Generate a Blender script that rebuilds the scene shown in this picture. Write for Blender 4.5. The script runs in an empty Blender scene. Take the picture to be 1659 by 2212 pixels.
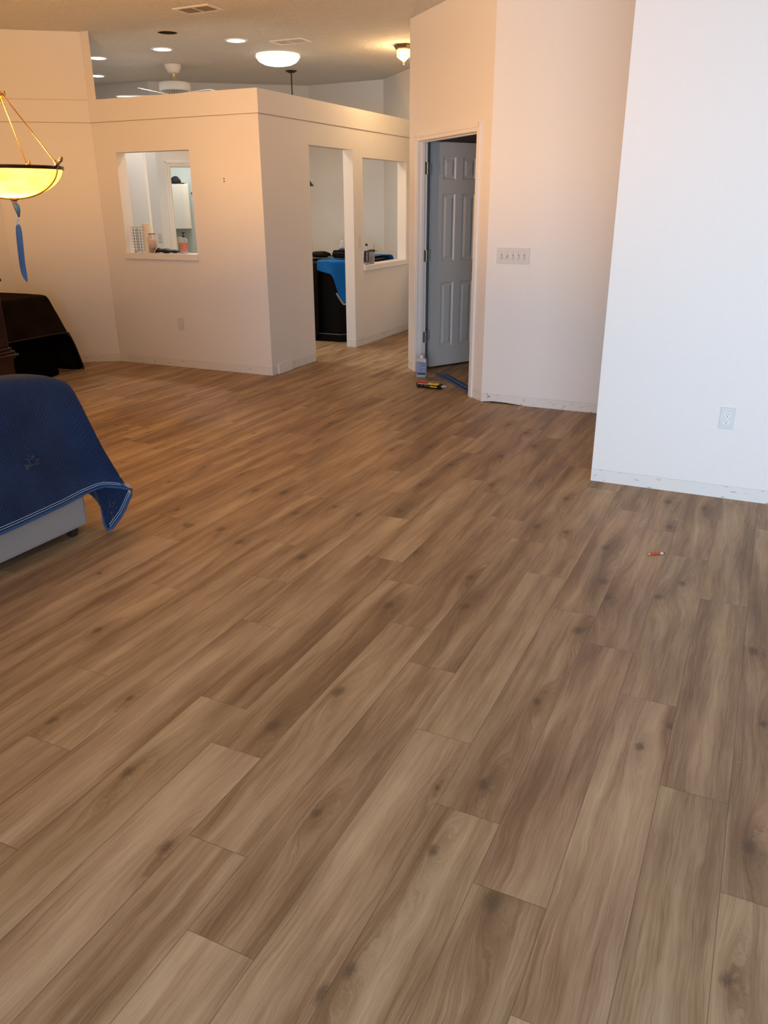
import bpy, bmesh, math, random
from mathutils import Vector, Matrix, noise
random.seed(7)
C = bpy.context.scene.collection
S = bpy.context.scene
PI = math.pi
# ------------------------------------------------------------------ camera
CAM_H = 1.575
F = Vector((-0.40099, 0.84070, -0.36392)); R = Vector((0.90345, 0.42867, -0.00522)); U = Vector((-0.15161, 0.33087, 0.93142))
cd = bpy.data.cameras.new('camera'); cam = bpy.data.objects.new('camera', cd); C.objects.link(cam)
cd.sensor_fit = 'HORIZONTAL'; cd.sensor_width = 36.0; cd.lens = 36.0 * 1711.5 / 1659.0; cd.clip_start = 0.05; cd.clip_end = 100
m = Matrix((R, U, -F)).transposed().to_4x4(); m.translation = Vector((0, 0, CAM_H)); cam.matrix_world = m
S.camera = cam
# ------------------------------------------------------------------ world, daylight, exposure
S.view_settings.view_transform = 'Standard'; S.view_settings.look = 'None'
S.view_settings.gamma = 1.0; S.view_settings.use_curve_mapping = False
S.view_settings.exposure = 0.48
w = bpy.data.worlds.new('world'); S.world = w; w.use_nodes = True
bg = w.node_tree.nodes['Background']; bg.inputs[0].default_value = (0.55, 0.72, 1.0, 1); bg.inputs[1].default_value = 0.5
CEIL = 3.078

def area(name, loc, rot, sx, sy, power, col, spread=PI):
    l = bpy.data.lights.new(name, 'AREA'); l.shape = 'RECTANGLE'; l.size = sx; l.size_y = sy
    l.energy = power; l.color = col; l.spread = spread
    o = bpy.data.objects.new(name, l); C.objects.link(o); o.location = loc; o.rotation_euler = rot
    return o
def point(name, loc, power, col, rad=0.05, parent=None):
    l = bpy.data.lights.new(name, 'POINT'); l.energy = power; l.color = col; l.shadow_soft_size = rad
    o = bpy.data.objects.new(name, l); C.objects.link(o); o.location = loc
    if parent: o.parent = parent
    return o
# daylight entering through the glazed doors of the wall behind the camera and a window in the left wall
area('daylight_back', (0.45, -1.75, 1.10), (PI/2, 0, 0), 3.6, 2.0, 92, (0.60, 0.785, 1.0), math.radians(105))
area('daylight_left', (-7.0, -0.6, 1.2), (PI/2, 0, -PI/2), 1.6, 1.5, 5, (0.72, 0.84, 1.0))

# ------------------------------------------------------------------ materials
MATS = {}
def mat(name, col, rough=0.5, metal=0.0, bump=0.0, bscale=100.0, var=0.0, vscale=5.0, spec=0.5, emit=None, estr=0.0, trans=0.0, alpha=1.0, ior=1.45, sheen=0.0, coat=0.0):
    if name in MATS: return MATS[name]
    M = bpy.data.materials.new(name); M.use_nodes = True; N = M.node_tree.nodes; L = M.node_tree.links
    b = N['Principled BSDF']; b.inputs['Base Color'].default_value = (*col, 1); b.inputs['Roughness'].default_value = rough
    b.inputs['Metallic'].default_value = metal; b.inputs['Specular IOR Level'].default_value = spec
    b.inputs['Transmission Weight'].default_value = trans; b.inputs['IOR'].default_value = ior
    b.inputs['Sheen Weight'].default_value = sheen; b.inputs['Coat Weight'].default_value = coat
    if alpha < 1: b.inputs['Alpha'].default_value = alpha
    if emit: b.inputs['Emission Color'].default_value = (*emit, 1); b.inputs['Emission Strength'].default_value = estr
    tc = N.new('ShaderNodeTexCoord')
    n2 = N.new('ShaderNodeTexNoise'); n2.inputs['Scale'].default_value = vscale; n2.inputs['Detail'].default_value = 4
    L.new(tc.outputs['Object'], n2.inputs['Vector'])
    mr = N.new('ShaderNodeMapRange'); mr.inputs[3].default_value = 1 - var; mr.inputs[4].default_value = 1 + var
    L.new(n2.outputs[0], mr.inputs[0])
    mx = N.new('ShaderNodeVectorMath'); mx.operation = 'SCALE'; mx.inputs[0].default_value = col
    L.new(mr.outputs[0], mx.inputs['Scale']); L.new(mx.outputs[0], b.inputs['Base Color'])
    if bump > 0:
        nn = N.new('ShaderNodeTexNoise'); nn.inputs['Scale'].default_value = bscale; nn.inputs['Detail'].default_value = 3
        L.new(tc.outputs['Object'], nn.inputs['Vector'])
        bp = N.new('ShaderNodeBump'); bp.inputs['Strength'].default_value = bump; bp.inputs['Distance'].default_value = 0.004
        L.new(nn.outputs[0], bp.inputs['Height']); L.new(bp.outputs[0], b.inputs['Normal'])
    MATS[name] = M; return M

def wall_mat(name, col, base_strip=True, wy=0.0):
    """painted drywall: fine orange peel; the strip where the baseboard was taken off is unpainted and scuffed"""
    M = bpy.data.materials.new(name); M.use_nodes = True; N = M.node_tree.nodes; L = M.node_tree.links
    b = N['Principled BSDF']; b.inputs['Roughness'].default_value = 0.7; b.inputs['Specular IOR Level'].default_value = 0.3
    g = N.new('ShaderNodeNewGeometry'); sp = N.new('ShaderNodeSeparateXYZ'); L.new(g.outputs['Position'], sp.inputs[0])
    nn = N.new('ShaderNodeTexNoise'); nn.inputs['Scale'].default_value = 160; nn.inputs['Detail'].default_value = 3; L.new(g.outputs['Position'], nn.inputs['Vector'])
    bp = N.new('ShaderNodeBump'); bp.inputs['Strength'].default_value = 0.22; bp.inputs['Distance'].default_value = 0.0025
    L.new(nn.outputs[0], bp.inputs['Height']); L.new(bp.outputs[0], b.inputs['Normal'])
    def math_(op, a, bb=None, clamp=False):
        x = N.new('ShaderNodeMath'); x.operation = op; x.use_clamp = clamp
        for i, v in enumerate((a, bb)):
            if v is None: continue
            if hasattr(v, 'links'): L.new(v, x.inputs[i])
            else: x.inputs[i].default_value = v
        return x.outputs[0]
    if base_strip:
        wob = N.new('ShaderNodeTexNoise'); wob.inputs['Scale'].default_value = 9; L.new(g.outputs['Position'], wob.inputs['Vector'])
        edge = math_('ADD', 0.0725, math_('MULTIPLY', wob.outputs[0], 0.005))
        below = math_('LESS_THAN', sp.outputs[2], edge)
        line = math_('SUBTRACT', 1.0, math_('MULTIPLY', math_('ABSOLUTE', math_('SUBTRACT', sp.outputs[2], edge)), 450.0), True)
        mp = N.new('ShaderNodeMapping'); mp.inputs['Scale'].default_value = (22, 22, 60); L.new(g.outputs['Position'], mp.inputs[0])
        sc = N.new('ShaderNodeTexNoise'); sc.inputs['Scale'].default_value = 1.0; sc.inputs['Detail'].default_value = 3; L.new(mp.outputs[0], sc.inputs['Vector'])
        scuff = math_('MULTIPLY', math_('MULTIPLY', math_('SUBTRACT', sc.outputs[0], 0.635, True), 12.0, True), below)
        mA = N.new('ShaderNodeMix'); mA.data_type = 'RGBA'; L.new(below, mA.inputs[0])
        mA.inputs[6].default_value = (*col, 1); mA.inputs[7].default_value = (col[0]*0.93, col[1]*0.94, col[2]*0.93, 1)
        mB = N.new('ShaderNodeMix'); mB.data_type = 'RGBA'; L.new(scuff, mB.inputs[0]); L.new(mA.outputs[2], mB.inputs[6]); mB.inputs[7].default_value = (0.28, 0.26, 0.25, 1)
        mC = N.new('ShaderNodeMix'); mC.data_type = 'RGBA'; L.new(math_('MULTIPLY', line, 0.45), mC.inputs[0]); L.new(mB.outputs[2], mC.inputs[6]); mC.inputs[7].default_value = (0.4, 0.37, 0.35, 1)
        L.new(mC.outputs[2], b.inputs['Base Color'])
    else:
        b.inputs['Base Color'].default_value = (*col, 1)
    return M
WALLC = (0.80, 0.775, 0.74)
M_wall = wall_mat('painted_drywall', WALLC)
M_wallp = wall_mat('painted_drywall_plain', WALLC, False)
M_laundry = wall_mat('grey_green_paint', (0.60, 0.66, 0.64), False)
M_trim = mat('white_trim_paint', (0.80, 0.785, 0.76), 0.38)
M_jamb = mat('primed_trim', (0.72, 0.73, 0.74), 0.4)
M_door = mat('door_paint', (0.60, 0.585, 0.555), 0.42)

def ceiling_mat():
    M = bpy.data.materials.new('knockdown_ceiling'); M.use_nodes = True; N = M.node_tree.nodes; L = M.node_tree.links
    b = N['Principled BSDF']; b.inputs['Base Color'].default_value = (0.72, 0.69, 0.65, 1); b.inputs['Roughness'].default_value = 0.85; b.inputs['Specular IOR Level'].default_value = 0.2
    g = N.new('ShaderNodeNewGeometry')
    n1 = N.new('ShaderNodeTexNoise'); n1.inputs['Scale'].default_value = 34; n1.inputs['Detail'].default_value = 5; n1.inputs['Roughness'].default_value = 0.6; L.new(g.outputs['Position'], n1.inputs['Vector'])
    r = N.new('ShaderNodeMapRange'); r.inputs[1].default_value = 0.46; r.inputs[2].default_value = 0.58; L.new(n1.outputs[0], r.inputs[0])
    bp = N.new('ShaderNodeBump'); bp.inputs['Strength'].default_value = 0.8; bp.inputs['Distance'].default_value = 0.007; L.new(r.outputs[0], bp.inputs['Height']); L.new(bp.outputs[0], b.inputs['Normal'])
    return M
M_ceil = ceiling_mat()

def floor_mat():
    M = bpy.data.materials.new('vinyl_oak_planks'); M.use_nodes = True; N = M.node_tree.nodes; L = M.node_tree.links
    b = N['Principled BSDF']; b.inputs['Specular IOR Level'].default_value = 0.42
    def math_(op, *a, clamp=False):
        x = N.new('ShaderNodeMath'); x.operation = op; x.use_clamp = clamp
        for i, v in enumerate(a):
            if hasattr(v, 'links'): L.new(v, x.inputs[i])
            else: x.inputs[i].default_value = v
        return x.outputs[0]
    def attr(n):
        a = N.new('ShaderNodeAttribute'); a.attribute_name = n; return a
    uvn = N.new('ShaderNodeUVMap'); uvn.uv_map = 'plank'
    sp = N.new('ShaderNodeSeparateXYZ'); L.new(uvn.outputs[0], sp.inputs[0])
    X, Y = sp.outputs[0], sp.outputs[1]              # metres across (0..w) and along (0..L)
    rn = attr('rnd'); rs = N.new('ShaderNodeSeparateXYZ'); L.new(rn.outputs['Vector'], rs.inputs[0])
    r1, r2, r3 = rs.outputs
    def comb(x, y, z):
        c = N.new('ShaderNodeCombineXYZ')
        for i, v in enumerate((x, y, z)):
            if hasattr(v, 'links'): L.new(v, c.inputs[i])
            else: c.inputs[i].default_value = v
        return c.outputs[0]
    def nz(vec, detail=2.0, rough=0.5, dist=0.0):
        n = N.new('ShaderNodeTexNoise'); n.inputs['Scale'].default_value = 1.0; n.inputs['Detail'].default_value = detail; n.inputs['Roughness'].default_value = rough; n.inputs['Distortion'].default_value = dist
        L.new(vec, n.inputs['Vector']); return n.outputs[0]
    off = math_('MULTIPLY', r1, 97.0); off2 = math_('MULTIPLY', r2, 53.0)
    # knots: up to three per plank
    bump_sum = None; core_sum = None; halo_sum = None
    for kn in ('knot_a', 'knot_b', 'knot_c'):
        a = attr(kn); s = N.new('ShaderNodeSeparateXYZ'); L.new(a.outputs['Vector'], s.inputs[0])
        wx = math_('ADD', X, math_('MULTIPLY', math_('SUBTRACT', nz(comb(math_('MULTIPLY', X, 60.0), math_('MULTIPLY', Y, 45.0), off)), 0.5), 0.016))
        dx = math_('DIVIDE', math_('SUBTRACT', wx, s.outputs[0]), math_('ADD', math_('MULTIPLY', s.outputs[2], 0.0085), 0.00001))
        dy = math_('DIVIDE', math_('SUBTRACT', Y, s.outputs[1]), math_('ADD', math_('MULTIPLY', s.outputs[2], 0.014), 0.00001))
        d2 = math_('ADD', math_('MULTIPLY', dx, dx), math_('MULTIPLY', dy, dy))
        d = math_('SQRT', d2)
        has = math_('GREATER_THAN', s.outputs[2], 0.2)
        core = math_('MULTIPLY', math_('SUBTRACT', 1.0, math_('MULTIPLY', d, 0.95), clamp=True), has)
        dyh = math_('MULTIPLY', dy, 0.42)
        hd = math_('SQRT', math_('ADD', math_('MULTIPLY', dx, dx), math_('MULTIPLY', dyh, dyh)))
        halo = math_('MULTIPLY', math_('EXPONENT', math_('MULTIPLY', math_('MULTIPLY', hd, hd), -0.42)), has)
        dyl = math_('MULTIPLY', dy, 0.16)
        ld = math_('ADD', math_('MULTIPLY', math_('MULTIPLY', dx, dx), 0.35), math_('MULTIPLY', dyl, dyl))
        flow = math_('MULTIPLY', math_('EXPONENT', math_('MULTIPLY', ld, -1.0)), has)
        core_sum = core if core_sum is None else math_('MAXIMUM', core_sum, core)
        halo_sum = halo if halo_sum is None else math_('MAXIMUM', halo_sum, halo)
        bump_sum = flow if bump_sum is None else math_('ADD', bump_sum, flow)
    # wavy flow of the grain
    wav = math_('MULTIPLY', math_('SUBTRACT', nz(comb(math_('MULTIPLY', X, 9.0), math_('MULTIPLY', Y, 2.6), off), 3.0), 0.5), 0.045)
    fine = math_('MULTIPLY', math_('SUBTRACT', nz(comb(math_('MULTIPLY', X, 50.0), math_('MULTIPLY', Y, 22.0), off2), 2.0), 0.5), 0.006)
    Sx = math_('ADD', math_('ADD', math_('ADD', X, wav), fine), math_('MULTIPLY', bump_sum, 0.045))
    # broad dark and light bands along the plank
    broad = nz(comb(math_('MULTIPLY', Sx, 13.0), math_('MULTIPLY', Y, 0.85), off), 3.0, 0.55)
    patch = nz(comb(math_('MULTIPLY', X, 6.0), math_('MULTIPLY', Y, 2.2), off2), 3.0, 0.6)
    # cathedral grain lines
    ring = math_('SINE', math_('MULTIPLY', Sx, 620.0))
    cath_mask = nz(comb(math_('MULTIPLY', X, 11.0), math_('MULTIPLY', Y, 2.2), math_('ADD', off, 9.0)), 1.0)
    cath_mask = math_('MULTIPLY', math_('SUBTRACT', cath_mask, 0.50, clamp=True), 5.0, clamp=True)
    cath_mask = math_('MAXIMUM', cath_mask, math_('MULTIPLY', bump_sum, 0.9), clamp=True)
    # fine fibres
    fib = nz(comb(math_('MULTIPLY', Sx, 330.0), math_('MULTIPLY', Y, 7.0), off), 3.0, 0.7)
    fib2 = nz(comb(math_('MULTIPLY', Sx, 95.0), math_('MULTIPLY', Y, 3.2), off2), 3.0, 0.6)
    t = math_('ADD', 0.52, math_('MULTIPLY', math_('SUBTRACT', broad, 0.5), 1.75))
    t = math_('ADD', t, math_('MULTIPLY', math_('SUBTRACT', patch, 0.5), 0.75))
    t = math_('ADD', t, math_('MULTIPLY', math_('SUBTRACT', fib, 0.5), 0.72))
    t = math_('ADD', t, math_('MULTIPLY', math_('SUBTRACT', fib2, 0.5), 0.55))
    t = math_('SUBTRACT', t, math_('MULTIPLY', math_('MULTIPLY', ring, cath_mask), 0.055))
    t = math_('ADD', t, math_('MULTIPLY', math_('SUBTRACT', r3, 0.5), 0.26))
    t = math_('SUBTRACT', t, math_('MULTIPLY', halo_sum, 0.26))
    ramp = N.new('ShaderNodeValToRGB'); L.new(t, ramp.inputs[0])
    e = ramp.color_ramp.elements
    e[0].position = 0.0; e[0].color = (0.161, 0.091, 0.044, 1)
    e[1].position = 1.0; e[1].color = (0.460, 0.337, 0.207, 1)
    for p, c in ((0.28, (0.227, 0.139, 0.072)), (0.52, (0.312, 0.207, 0.117)), (0.74, (0.382, 0.267, 0.157))):
        x = e.new(p); x.color = (*c, 1)
    # knot core
    kc = N.new('ShaderNodeMix'); kc.data_type = 'RGBA'
    L.new(math_('MULTIPLY', math_('MULTIPLY', core_sum, 1.5, clamp=True), math_('ADD', 0.25, math_('MULTIPLY', nz(comb(math_('MULTIPLY', X, 220.0), math_('MULTIPLY', Y, 160.0), off)), 0.9)), clamp=True), kc.inputs[0])
    L.new(ramp.outputs[0], kc.inputs[6]); kc.inputs[7].default_value = (0.085, 0.052, 0.030, 1)
    # plank hue shift
    hs = N.new('ShaderNodeHueSaturation'); L.new(kc.outputs[2], hs.inputs['Color'])
    L.new(math_('ADD', 0.497, math_('MULTIPLY', r2, 0.006)), hs.inputs['Hue']); L.new(math_('ADD', 0.92, math_('MULTIPLY', patch, 0.16)), hs.inputs['Saturation'])
    # seams
    Lw = attr('size'); ls = N.new('ShaderNodeSeparateXYZ'); L.new(Lw.outputs['Vector'], ls.inputs[0])
    ex = math_('MINIMUM', X, math_('SUBTRACT', ls.outputs[0], X)); ey = math_('MINIMUM', Y, math_('SUBTRACT', ls.outputs[1], Y))
    ed = math_('MINIMUM', ex, ey)
    seam = math_('SUBTRACT', 1.0, math_('DIVIDE', ed, 0.0016), clamp=True)
    sm = N.new('ShaderNodeMix'); sm.data_type = 'RGBA'; L.new(math_('MULTIPLY', seam, 0.75), sm.inputs[0]); L.new(hs.outputs[0], sm.inputs[6]); sm.inputs[7].default_value = (0.085, 0.05, 0.03, 1)
    # white dust specks
    g = N.new('ShaderNodeNewGeometry')
    vo = N.new('ShaderNodeTexVoronoi'); vo.inputs['Scale'].default_value = 7.0; L.new(g.outputs['Position'], vo.inputs['Vector'])
    vd = math_('LESS_THAN', vo.outputs['Distance'], 0.014)
    vs = N.new('ShaderNodeSeparateColor'); L.new(vo.outputs['Color'], vs.inputs[0])
    dust = math_('MULTIPLY', math_('MULTIPLY', vd, math_('GREATER_THAN', vs.outputs[0], 0.72)), 0.7)
    du = N.new('ShaderNodeMix'); du.data_type = 'RGBA'; L.new(dust, du.inputs[0]); L.new(sm.outputs[2], du.inputs[6]); du.inputs[7].default_value = (0.75, 0.7, 0.62, 1)
    L.new(du.outputs[2], b.inputs['Base Color'])
    L.new(math_('ADD', 0.40, math_('MULTIPLY', patch, 0.22)), b.inputs['Roughness'])
    bp = N.new('ShaderNodeBump'); bp.inputs['Strength'].default_value = 0.35; bp.inputs['Distance'].default_value = 0.0012
    h = math_('SUBTRACT', math_('ADD', math_('MULTIPLY', fib, 0.35), math_('MULTIPLY', fib2, 0.3)), math_('MULTIPLY', seam, 1.6))
    L.new(h, bp.inputs['Height']); L.new(bp.outputs[0], b.inputs['Normal'])
    return M
M_floor = floor_mat()

def quilt_mat(name, base, line, sx=16.0, sy=22.0, amp=0.75, var=0.25, dust=0.0):
    """moving blanket: rows of zig-zag quilting stitched across; uses the cloth's own uv in metres"""
    M = bpy.data.materials.new(name); M.use_nodes = True; N = M.node_tree.nodes; L = M.node_tree.links
    b = N['Principled BSDF']; b.inputs['Roughness'].default_value = 0.92; b.inputs['Sheen Weight'].default_value = 0.0 if max(base) < 0.02 else 0.12; b.inputs['Specular IOR Level'].default_value = 0.04 if max(base) < 0.02 else 0.12
    def math_(op, *a, clamp=False):
        x = N.new('ShaderNodeMath'); x.operation = op; x.use_clamp = clamp
        for i, v in enumerate(a):
            if hasattr(v, 'links'): L.new(v, x.inputs[i])
            else: x.inputs[i].default_value = v
        return x.outputs[0]
    uvn = N.new('ShaderNodeUVMap'); uvn.uv_map = 'cloth'; sp = N.new('ShaderNodeSeparateXYZ'); L.new(uvn.outputs[0], sp.inputs[0])
    n1 = N.new('ShaderNodeTexNoise'); n1.inputs['Scale'].default_value = 5; n1.inputs['Detail'].default_value = 6; L.new(uvn.outputs[0], n1.inputs['Vector'])
    n3 = N.new('ShaderNodeTexNoise'); n3.inputs['Scale'].default_value = 260; n3.inputs['Detail'].default_value = 2; L.new(uvn.outputs[0], n3.inputs['Vector'])
    tri = math_('PINGPONG', math_('MULTIPLY', sp.outputs[0], sx), 1.0)
    ph = math_('ADD', math_('MULTIPLY', sp.outputs[1], sy), math_('MULTIPLY', tri, amp * sy / sx))
    fr = math_('FRACT', ph)
    ln = math_('SUBTRACT', 1.0, math_('MULTIPLY', math_('ABSOLUTE', math_('SUBTRACT', fr, 0.5)), 9.0), clamp=True)
    k = N.new('ShaderNodeMix'); k.data_type = 'RGBA'; L.new(math_('MULTIPLY', ln, math_('ADD', 0.15, math_('MULTIPLY', n1.outputs[0], 0.8))), k.inputs[0])
    k.inputs[6].default_value = (*base, 1); k.inputs[7].default_value = (*line, 1)
    v = N.new('ShaderNodeMix'); v.data_type = 'RGBA'; v.blend_type = 'MULTIPLY'; v.inputs[0].default_value = 1.0
    L.new(k.outputs[2], v.inputs[6])
    mr = N.new('ShaderNodeMapRange'); mr.inputs[1].default_value = 0.3; mr.inputs[2].default_value = 0.7; mr.inputs[3].default_value = 1 - var; mr.inputs[4].default_value = 1 + var; L.new(n1.outputs[0], mr.inputs[0])
    L.new(mr.outputs[0], v.inputs[7])
    L.new(v.outputs[2], b.inputs['Base Color'])
    bp = N.new('ShaderNodeBump'); bp.inputs['Strength'].default_value = 0.6; bp.inputs['Distance'].default_value = 0.004
    L.new(math_('ADD', math_('MULTIPLY', ln, -1.0), math_('MULTIPLY', n3.outputs[0], 0.3)), bp.inputs['Height']); L.new(bp.outputs[0], b.inputs['Normal'])
    return M

# ------------------------------------------------------------------ builders
def link(name, me, m=None, parent=None, loc=None, rot=None):
    o = bpy.data.objects.new(name, me); C.objects.link(o)
    if m is not None: me.materials.append(m)
    if parent: o.parent = parent
    if loc: o.location = loc
    if rot: o.rotation_euler = rot
    return o
def bm_obj(name, bm, m, parent=None, loc=None, rot=None, smooth=False, bevel=0.0, segs=2, angle=None):
    bmesh.ops.recalc_face_normals(bm, faces=bm.faces)
    me = bpy.data.meshes.new(name); bm.to_mesh(me); bm.free()
    if smooth:
        for p in me.polygons: p.use_smooth = True
    o = link(name, me, m, parent, loc, rot)
    if bevel > 0:
        md = o.modifiers.new('bevel', 'BEVEL'); md.width = bevel; md.segments = segs; md.limit_method = 'ANGLE'; md.angle_limit = math.radians(40)
    if smooth and angle:
        me.set_sharp_from_angle(angle=math.radians(angle))
    return o
def box(bm, c, s, rz=0.0, M4=None):
    r = bmesh.ops.create_cube(bm, size=1.0)
    mm = Matrix.Translation(c) @ Matrix.Rotation(rz, 4, 'Z') @ Matrix.Diagonal((*s, 1))
    if M4: mm = M4 @ mm
    bmesh.ops.transform(bm, matrix=mm, verts=r['verts']); return r['verts']
def boxmm(bm, a, b):
    return box(bm, [(a[i]+b[i])/2 for i in range(3)], [abs(b[i]-a[i]) for i in range(3)])
def lathe(bm, prof, seg=32, M4=None, cap=True):
    rings = []
    for r, z in prof:
        ring = [bm.verts.new((r*math.cos(2*PI*i/seg), r*math.sin(2*PI*i/seg), z)) for i in range(seg)]
        rings.append(ring)
    for a, b in zip(rings, rings[1:]):
        for i in range(seg): bm.faces.new((a[i], a[(i+1) % seg], b[(i+1) % seg], b[i]))
    if cap:
        if prof[0][0] > 1e-5: bm.faces.new(rings[0][::-1])
        if prof[-1][0] > 1e-5: bm.faces.new(rings[-1])
    vs = [v for r in rings for v in r]
    if M4: bmesh.ops.transform(bm, matrix=M4, verts=vs)
    return vs
def tube(bm, pts, rad, seg=8):
    pts = [Vector(p) for p in pts]; rings = []
    rads = rad if isinstance(rad, (list, tuple)) else [rad]*len(pts)
    up = Vector((0, 0, 1))
    for i, p in enumerate(pts):
        d = (pts[min(i+1, len(pts)-1)] - pts[max(i-1, 0)]).normalized()
        a = d.cross(up)
        if a.length < 0.05: a = d.cross(Vector((1, 0, 0)))
        a.normalize(); b2 = d.cross(a)
        rings.append([bm.verts.new(p + (a*math.cos(2*PI*k/seg) + b2*math.sin(2*PI*k/seg))*rads[i]) for k in range(seg)])
    for A, B in zip(rings, rings[1:]):
        for k in range(seg): bm.faces.new((A[k], A[(k+1) % seg], B[(k+1) % seg], B[k]))
    bm.faces.new(rings[0][::-1]); bm.faces.new(rings[-1])
def struct(o): o['kind'] = 'structure'; return o
def thing(name, label, cat, loc=(0, 0, 0), rz=0.0, group=None):
    o = bpy.data.objects.new(name, None); C.objects.link(o); o.empty_display_size = 0.05
    o.location = loc; o.rotation_euler = (0, 0, rz); o['label'] = label; o['category'] = cat
    if group: o['group'] = group
    return o
def tag(o, label, cat, group=None):
    o['label'] = label; o['category'] = cat
    if group: o['group'] = group
    return o
def dup(root, loc, rz=0.0, label=None):
    r = root.copy(); C.objects.link(r); r.location = loc; r.rotation_euler = (0, 0, rz)
    if label: r['label'] = label
    for ch in list(root.children):
        c = ch.copy(); C.objects.link(c); c.parent = r
        for g in list(ch.children):
            d = g.copy(); C.objects.link(d); d.parent = c
    return r
def slab(bm, P0, P1, z0, z1, th, side, holes=(), bottom=None):
    """wall from P0 to P1 with its visible face on that line, thickness th towards `side` (+1 = left of P0->P1).
    holes: (s0, s1, za, zb)"""
    P0 = Vector((*P0, 0)); P1 = Vector((*P1, 0)); d = (P1-P0); Ln = d.length; d.normalize(); n = Vector((-d.y, d.x, 0))*side*th
    holes = [(a, b, max(c, z0), e) for a, b, c, e in holes]
    ss = sorted({0.0, Ln, *[h[0] for h in holes], *[h[1] for h in holes]}); zz = sorted({z0, z1, *[h[2] for h in holes], *[h[3] for h in holes]})
    def solid(i, j):
        if i < 0 or j < 0 or i >= len(ss)-1 or j >= len(zz)-1: return False
        s, z = (ss[i]+ss[i+1])/2, (zz[j]+zz[j+1])/2
        return not any(h[0] < s < h[1] and h[2] < z < h[3] for h in holes)
    cache = {}
    def V(i, j, k):
        if (i, j, k) not in cache: cache[(i, j, k)] = bm.verts.new(P0 + d*ss[i] + Vector((0, 0, zz[j])) + n*k)
        return cache[(i, j, k)]
    for i in range(len(ss)-1):
        for j in range(len(zz)-1):
            if not solid(i, j): continue
            bm.faces.new((V(i, j, 0), V(i+1, j, 0), V(i+1, j+1, 0), V(i, j+1, 0)))
            bm.faces.new((V(i, j, 1), V(i, j+1, 1), V(i+1, j+1, 1), V(i+1, j, 1)))
            if not solid(i-1, j): bm.faces.new((V(i, j, 0), V(i, j+1, 0), V(i, j+1, 1), V(i, j, 1)))
            if not solid(i+1, j): bm.faces.new((V(i+1, j, 0), V(i+1, j, 1), V(i+1, j+1, 1), V(i+1, j+1, 0)))
            if not solid(i, j-1): bm.faces.new((V(i, j, 0), V(i, j, 1), V(i+1, j, 1), V(i+1, j, 0)))
            if not solid(i, j+1): bm.faces.new((V(i, j+1, 0), V(i+1, j+1, 0), V(i+1, j+1, 1), V(i, j+1, 1)))
def wall(name, P0, P1, z0, z1, th, side, holes=(), m=None):
    bm = bmesh.new(); slab(bm, P0, P1, z0, z1, th, side, holes)
    return struct(bm_obj(name, bm, m or M_wall))

# ------------------------------------------------------------------ floor: every plank its own face with its own grain
PW, PL = 0.1854, 1.275; PH = -0.0795
ROWOFF = {-16: 4.788, -15: 4.37, -14: 4.128, -13: 2.622, -12: 2.42, -11: 1.767, -10: 1.40, -9: 2.316, -8: 1.81, -7: 1.62, -6: 1.275, -5: 1.034, -4: 1.955, -3: 1.665, -2: 1.445, -1: 1.153, 0: 2.01, 1: 1.675}
KNOTS = [(-1.147, 2.031, 3), (-1.247, 1.774, 3), (-0.922, 1.489, 2), (-0.543, 1.798, 2.5), (-0.58, 1.5, 2), (-0.389, 1.41, 3), (-0.51, 2.264, 2), (-0.16, 2.163, 2), (-0.615, 1.1, 2), (-0.641, 1.026, 2.5), (-1.518, 1.398, 2.5), (-1.221, 1.213, 2.5), (-0.658, 1.727, 1), (-1.664, 3.686, 2), (-1.846, 3.546, 2), (-1.371, 3.217, 1.3), (-0.963, 2.799, 2), (-0.923, 3.785, 2), (-1.258, 2.676, 2), (-1.035, 3.07, 1.5), (-1.343, 4.312, 2), (-1.099, 4.507, 1.3), (-1.705, 4.571, 1.6), (-1.73, 4.135, 1.5), (-0.546, 3.658, 2), (-0.167, 3.405, 1.6), (-0.352, 4.445, 2.2), (-0.157, 4.423, 1.5), (-0.484, 3.279, 2), (-0.44, 3.133, 2), (-0.299, 4.064, 1.6), (-0.244, 3.228, 1.6), (-0.77, 3.773, 1.5), (-0.883, 4.26, 1.8), (-0.49, 2.798, 2), (-1.842, 2.942, 2.4), (-2.214, 2.972, 2), (-2.399, 3.066, 2), (-2.582, 3.037, 2), (-2.401, 3.676, 2.2), (-2.577, 3.64, 1.8), (-2.171, 3.423, 1.5), (-2.021, 3.601, 1.3), (-2.218, 2.001, 2.3), (-1.918, 1.489, 2), (-1.777, 1.695, 1.8), (-0.475, 2.659, 1.6), (-0.083, 2.311, 1.8), (0.139, 2.918, 2), (0.187, 2.448, 2), (0.137, 1.428, 2.2), (0.165, 1.861, 2.5), (-1.467, 4.887, 2), (-1.33, 5.198, 1.8), (-1.474, 5.508, 1.8), (-1.654, 5.683, 1.6), (-1.973, 4.881, 1.8), (-2.189, 4.723, 1.4), (-2.367, 5.528, 1.8), (-2.912, 5.161, 1.9), (-2.918, 5.759, 1.8), (-3.46, 5.378, 1.8), (-3.961, 4.889, 2), (-3.832, 5.858, 1.8)]
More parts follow.
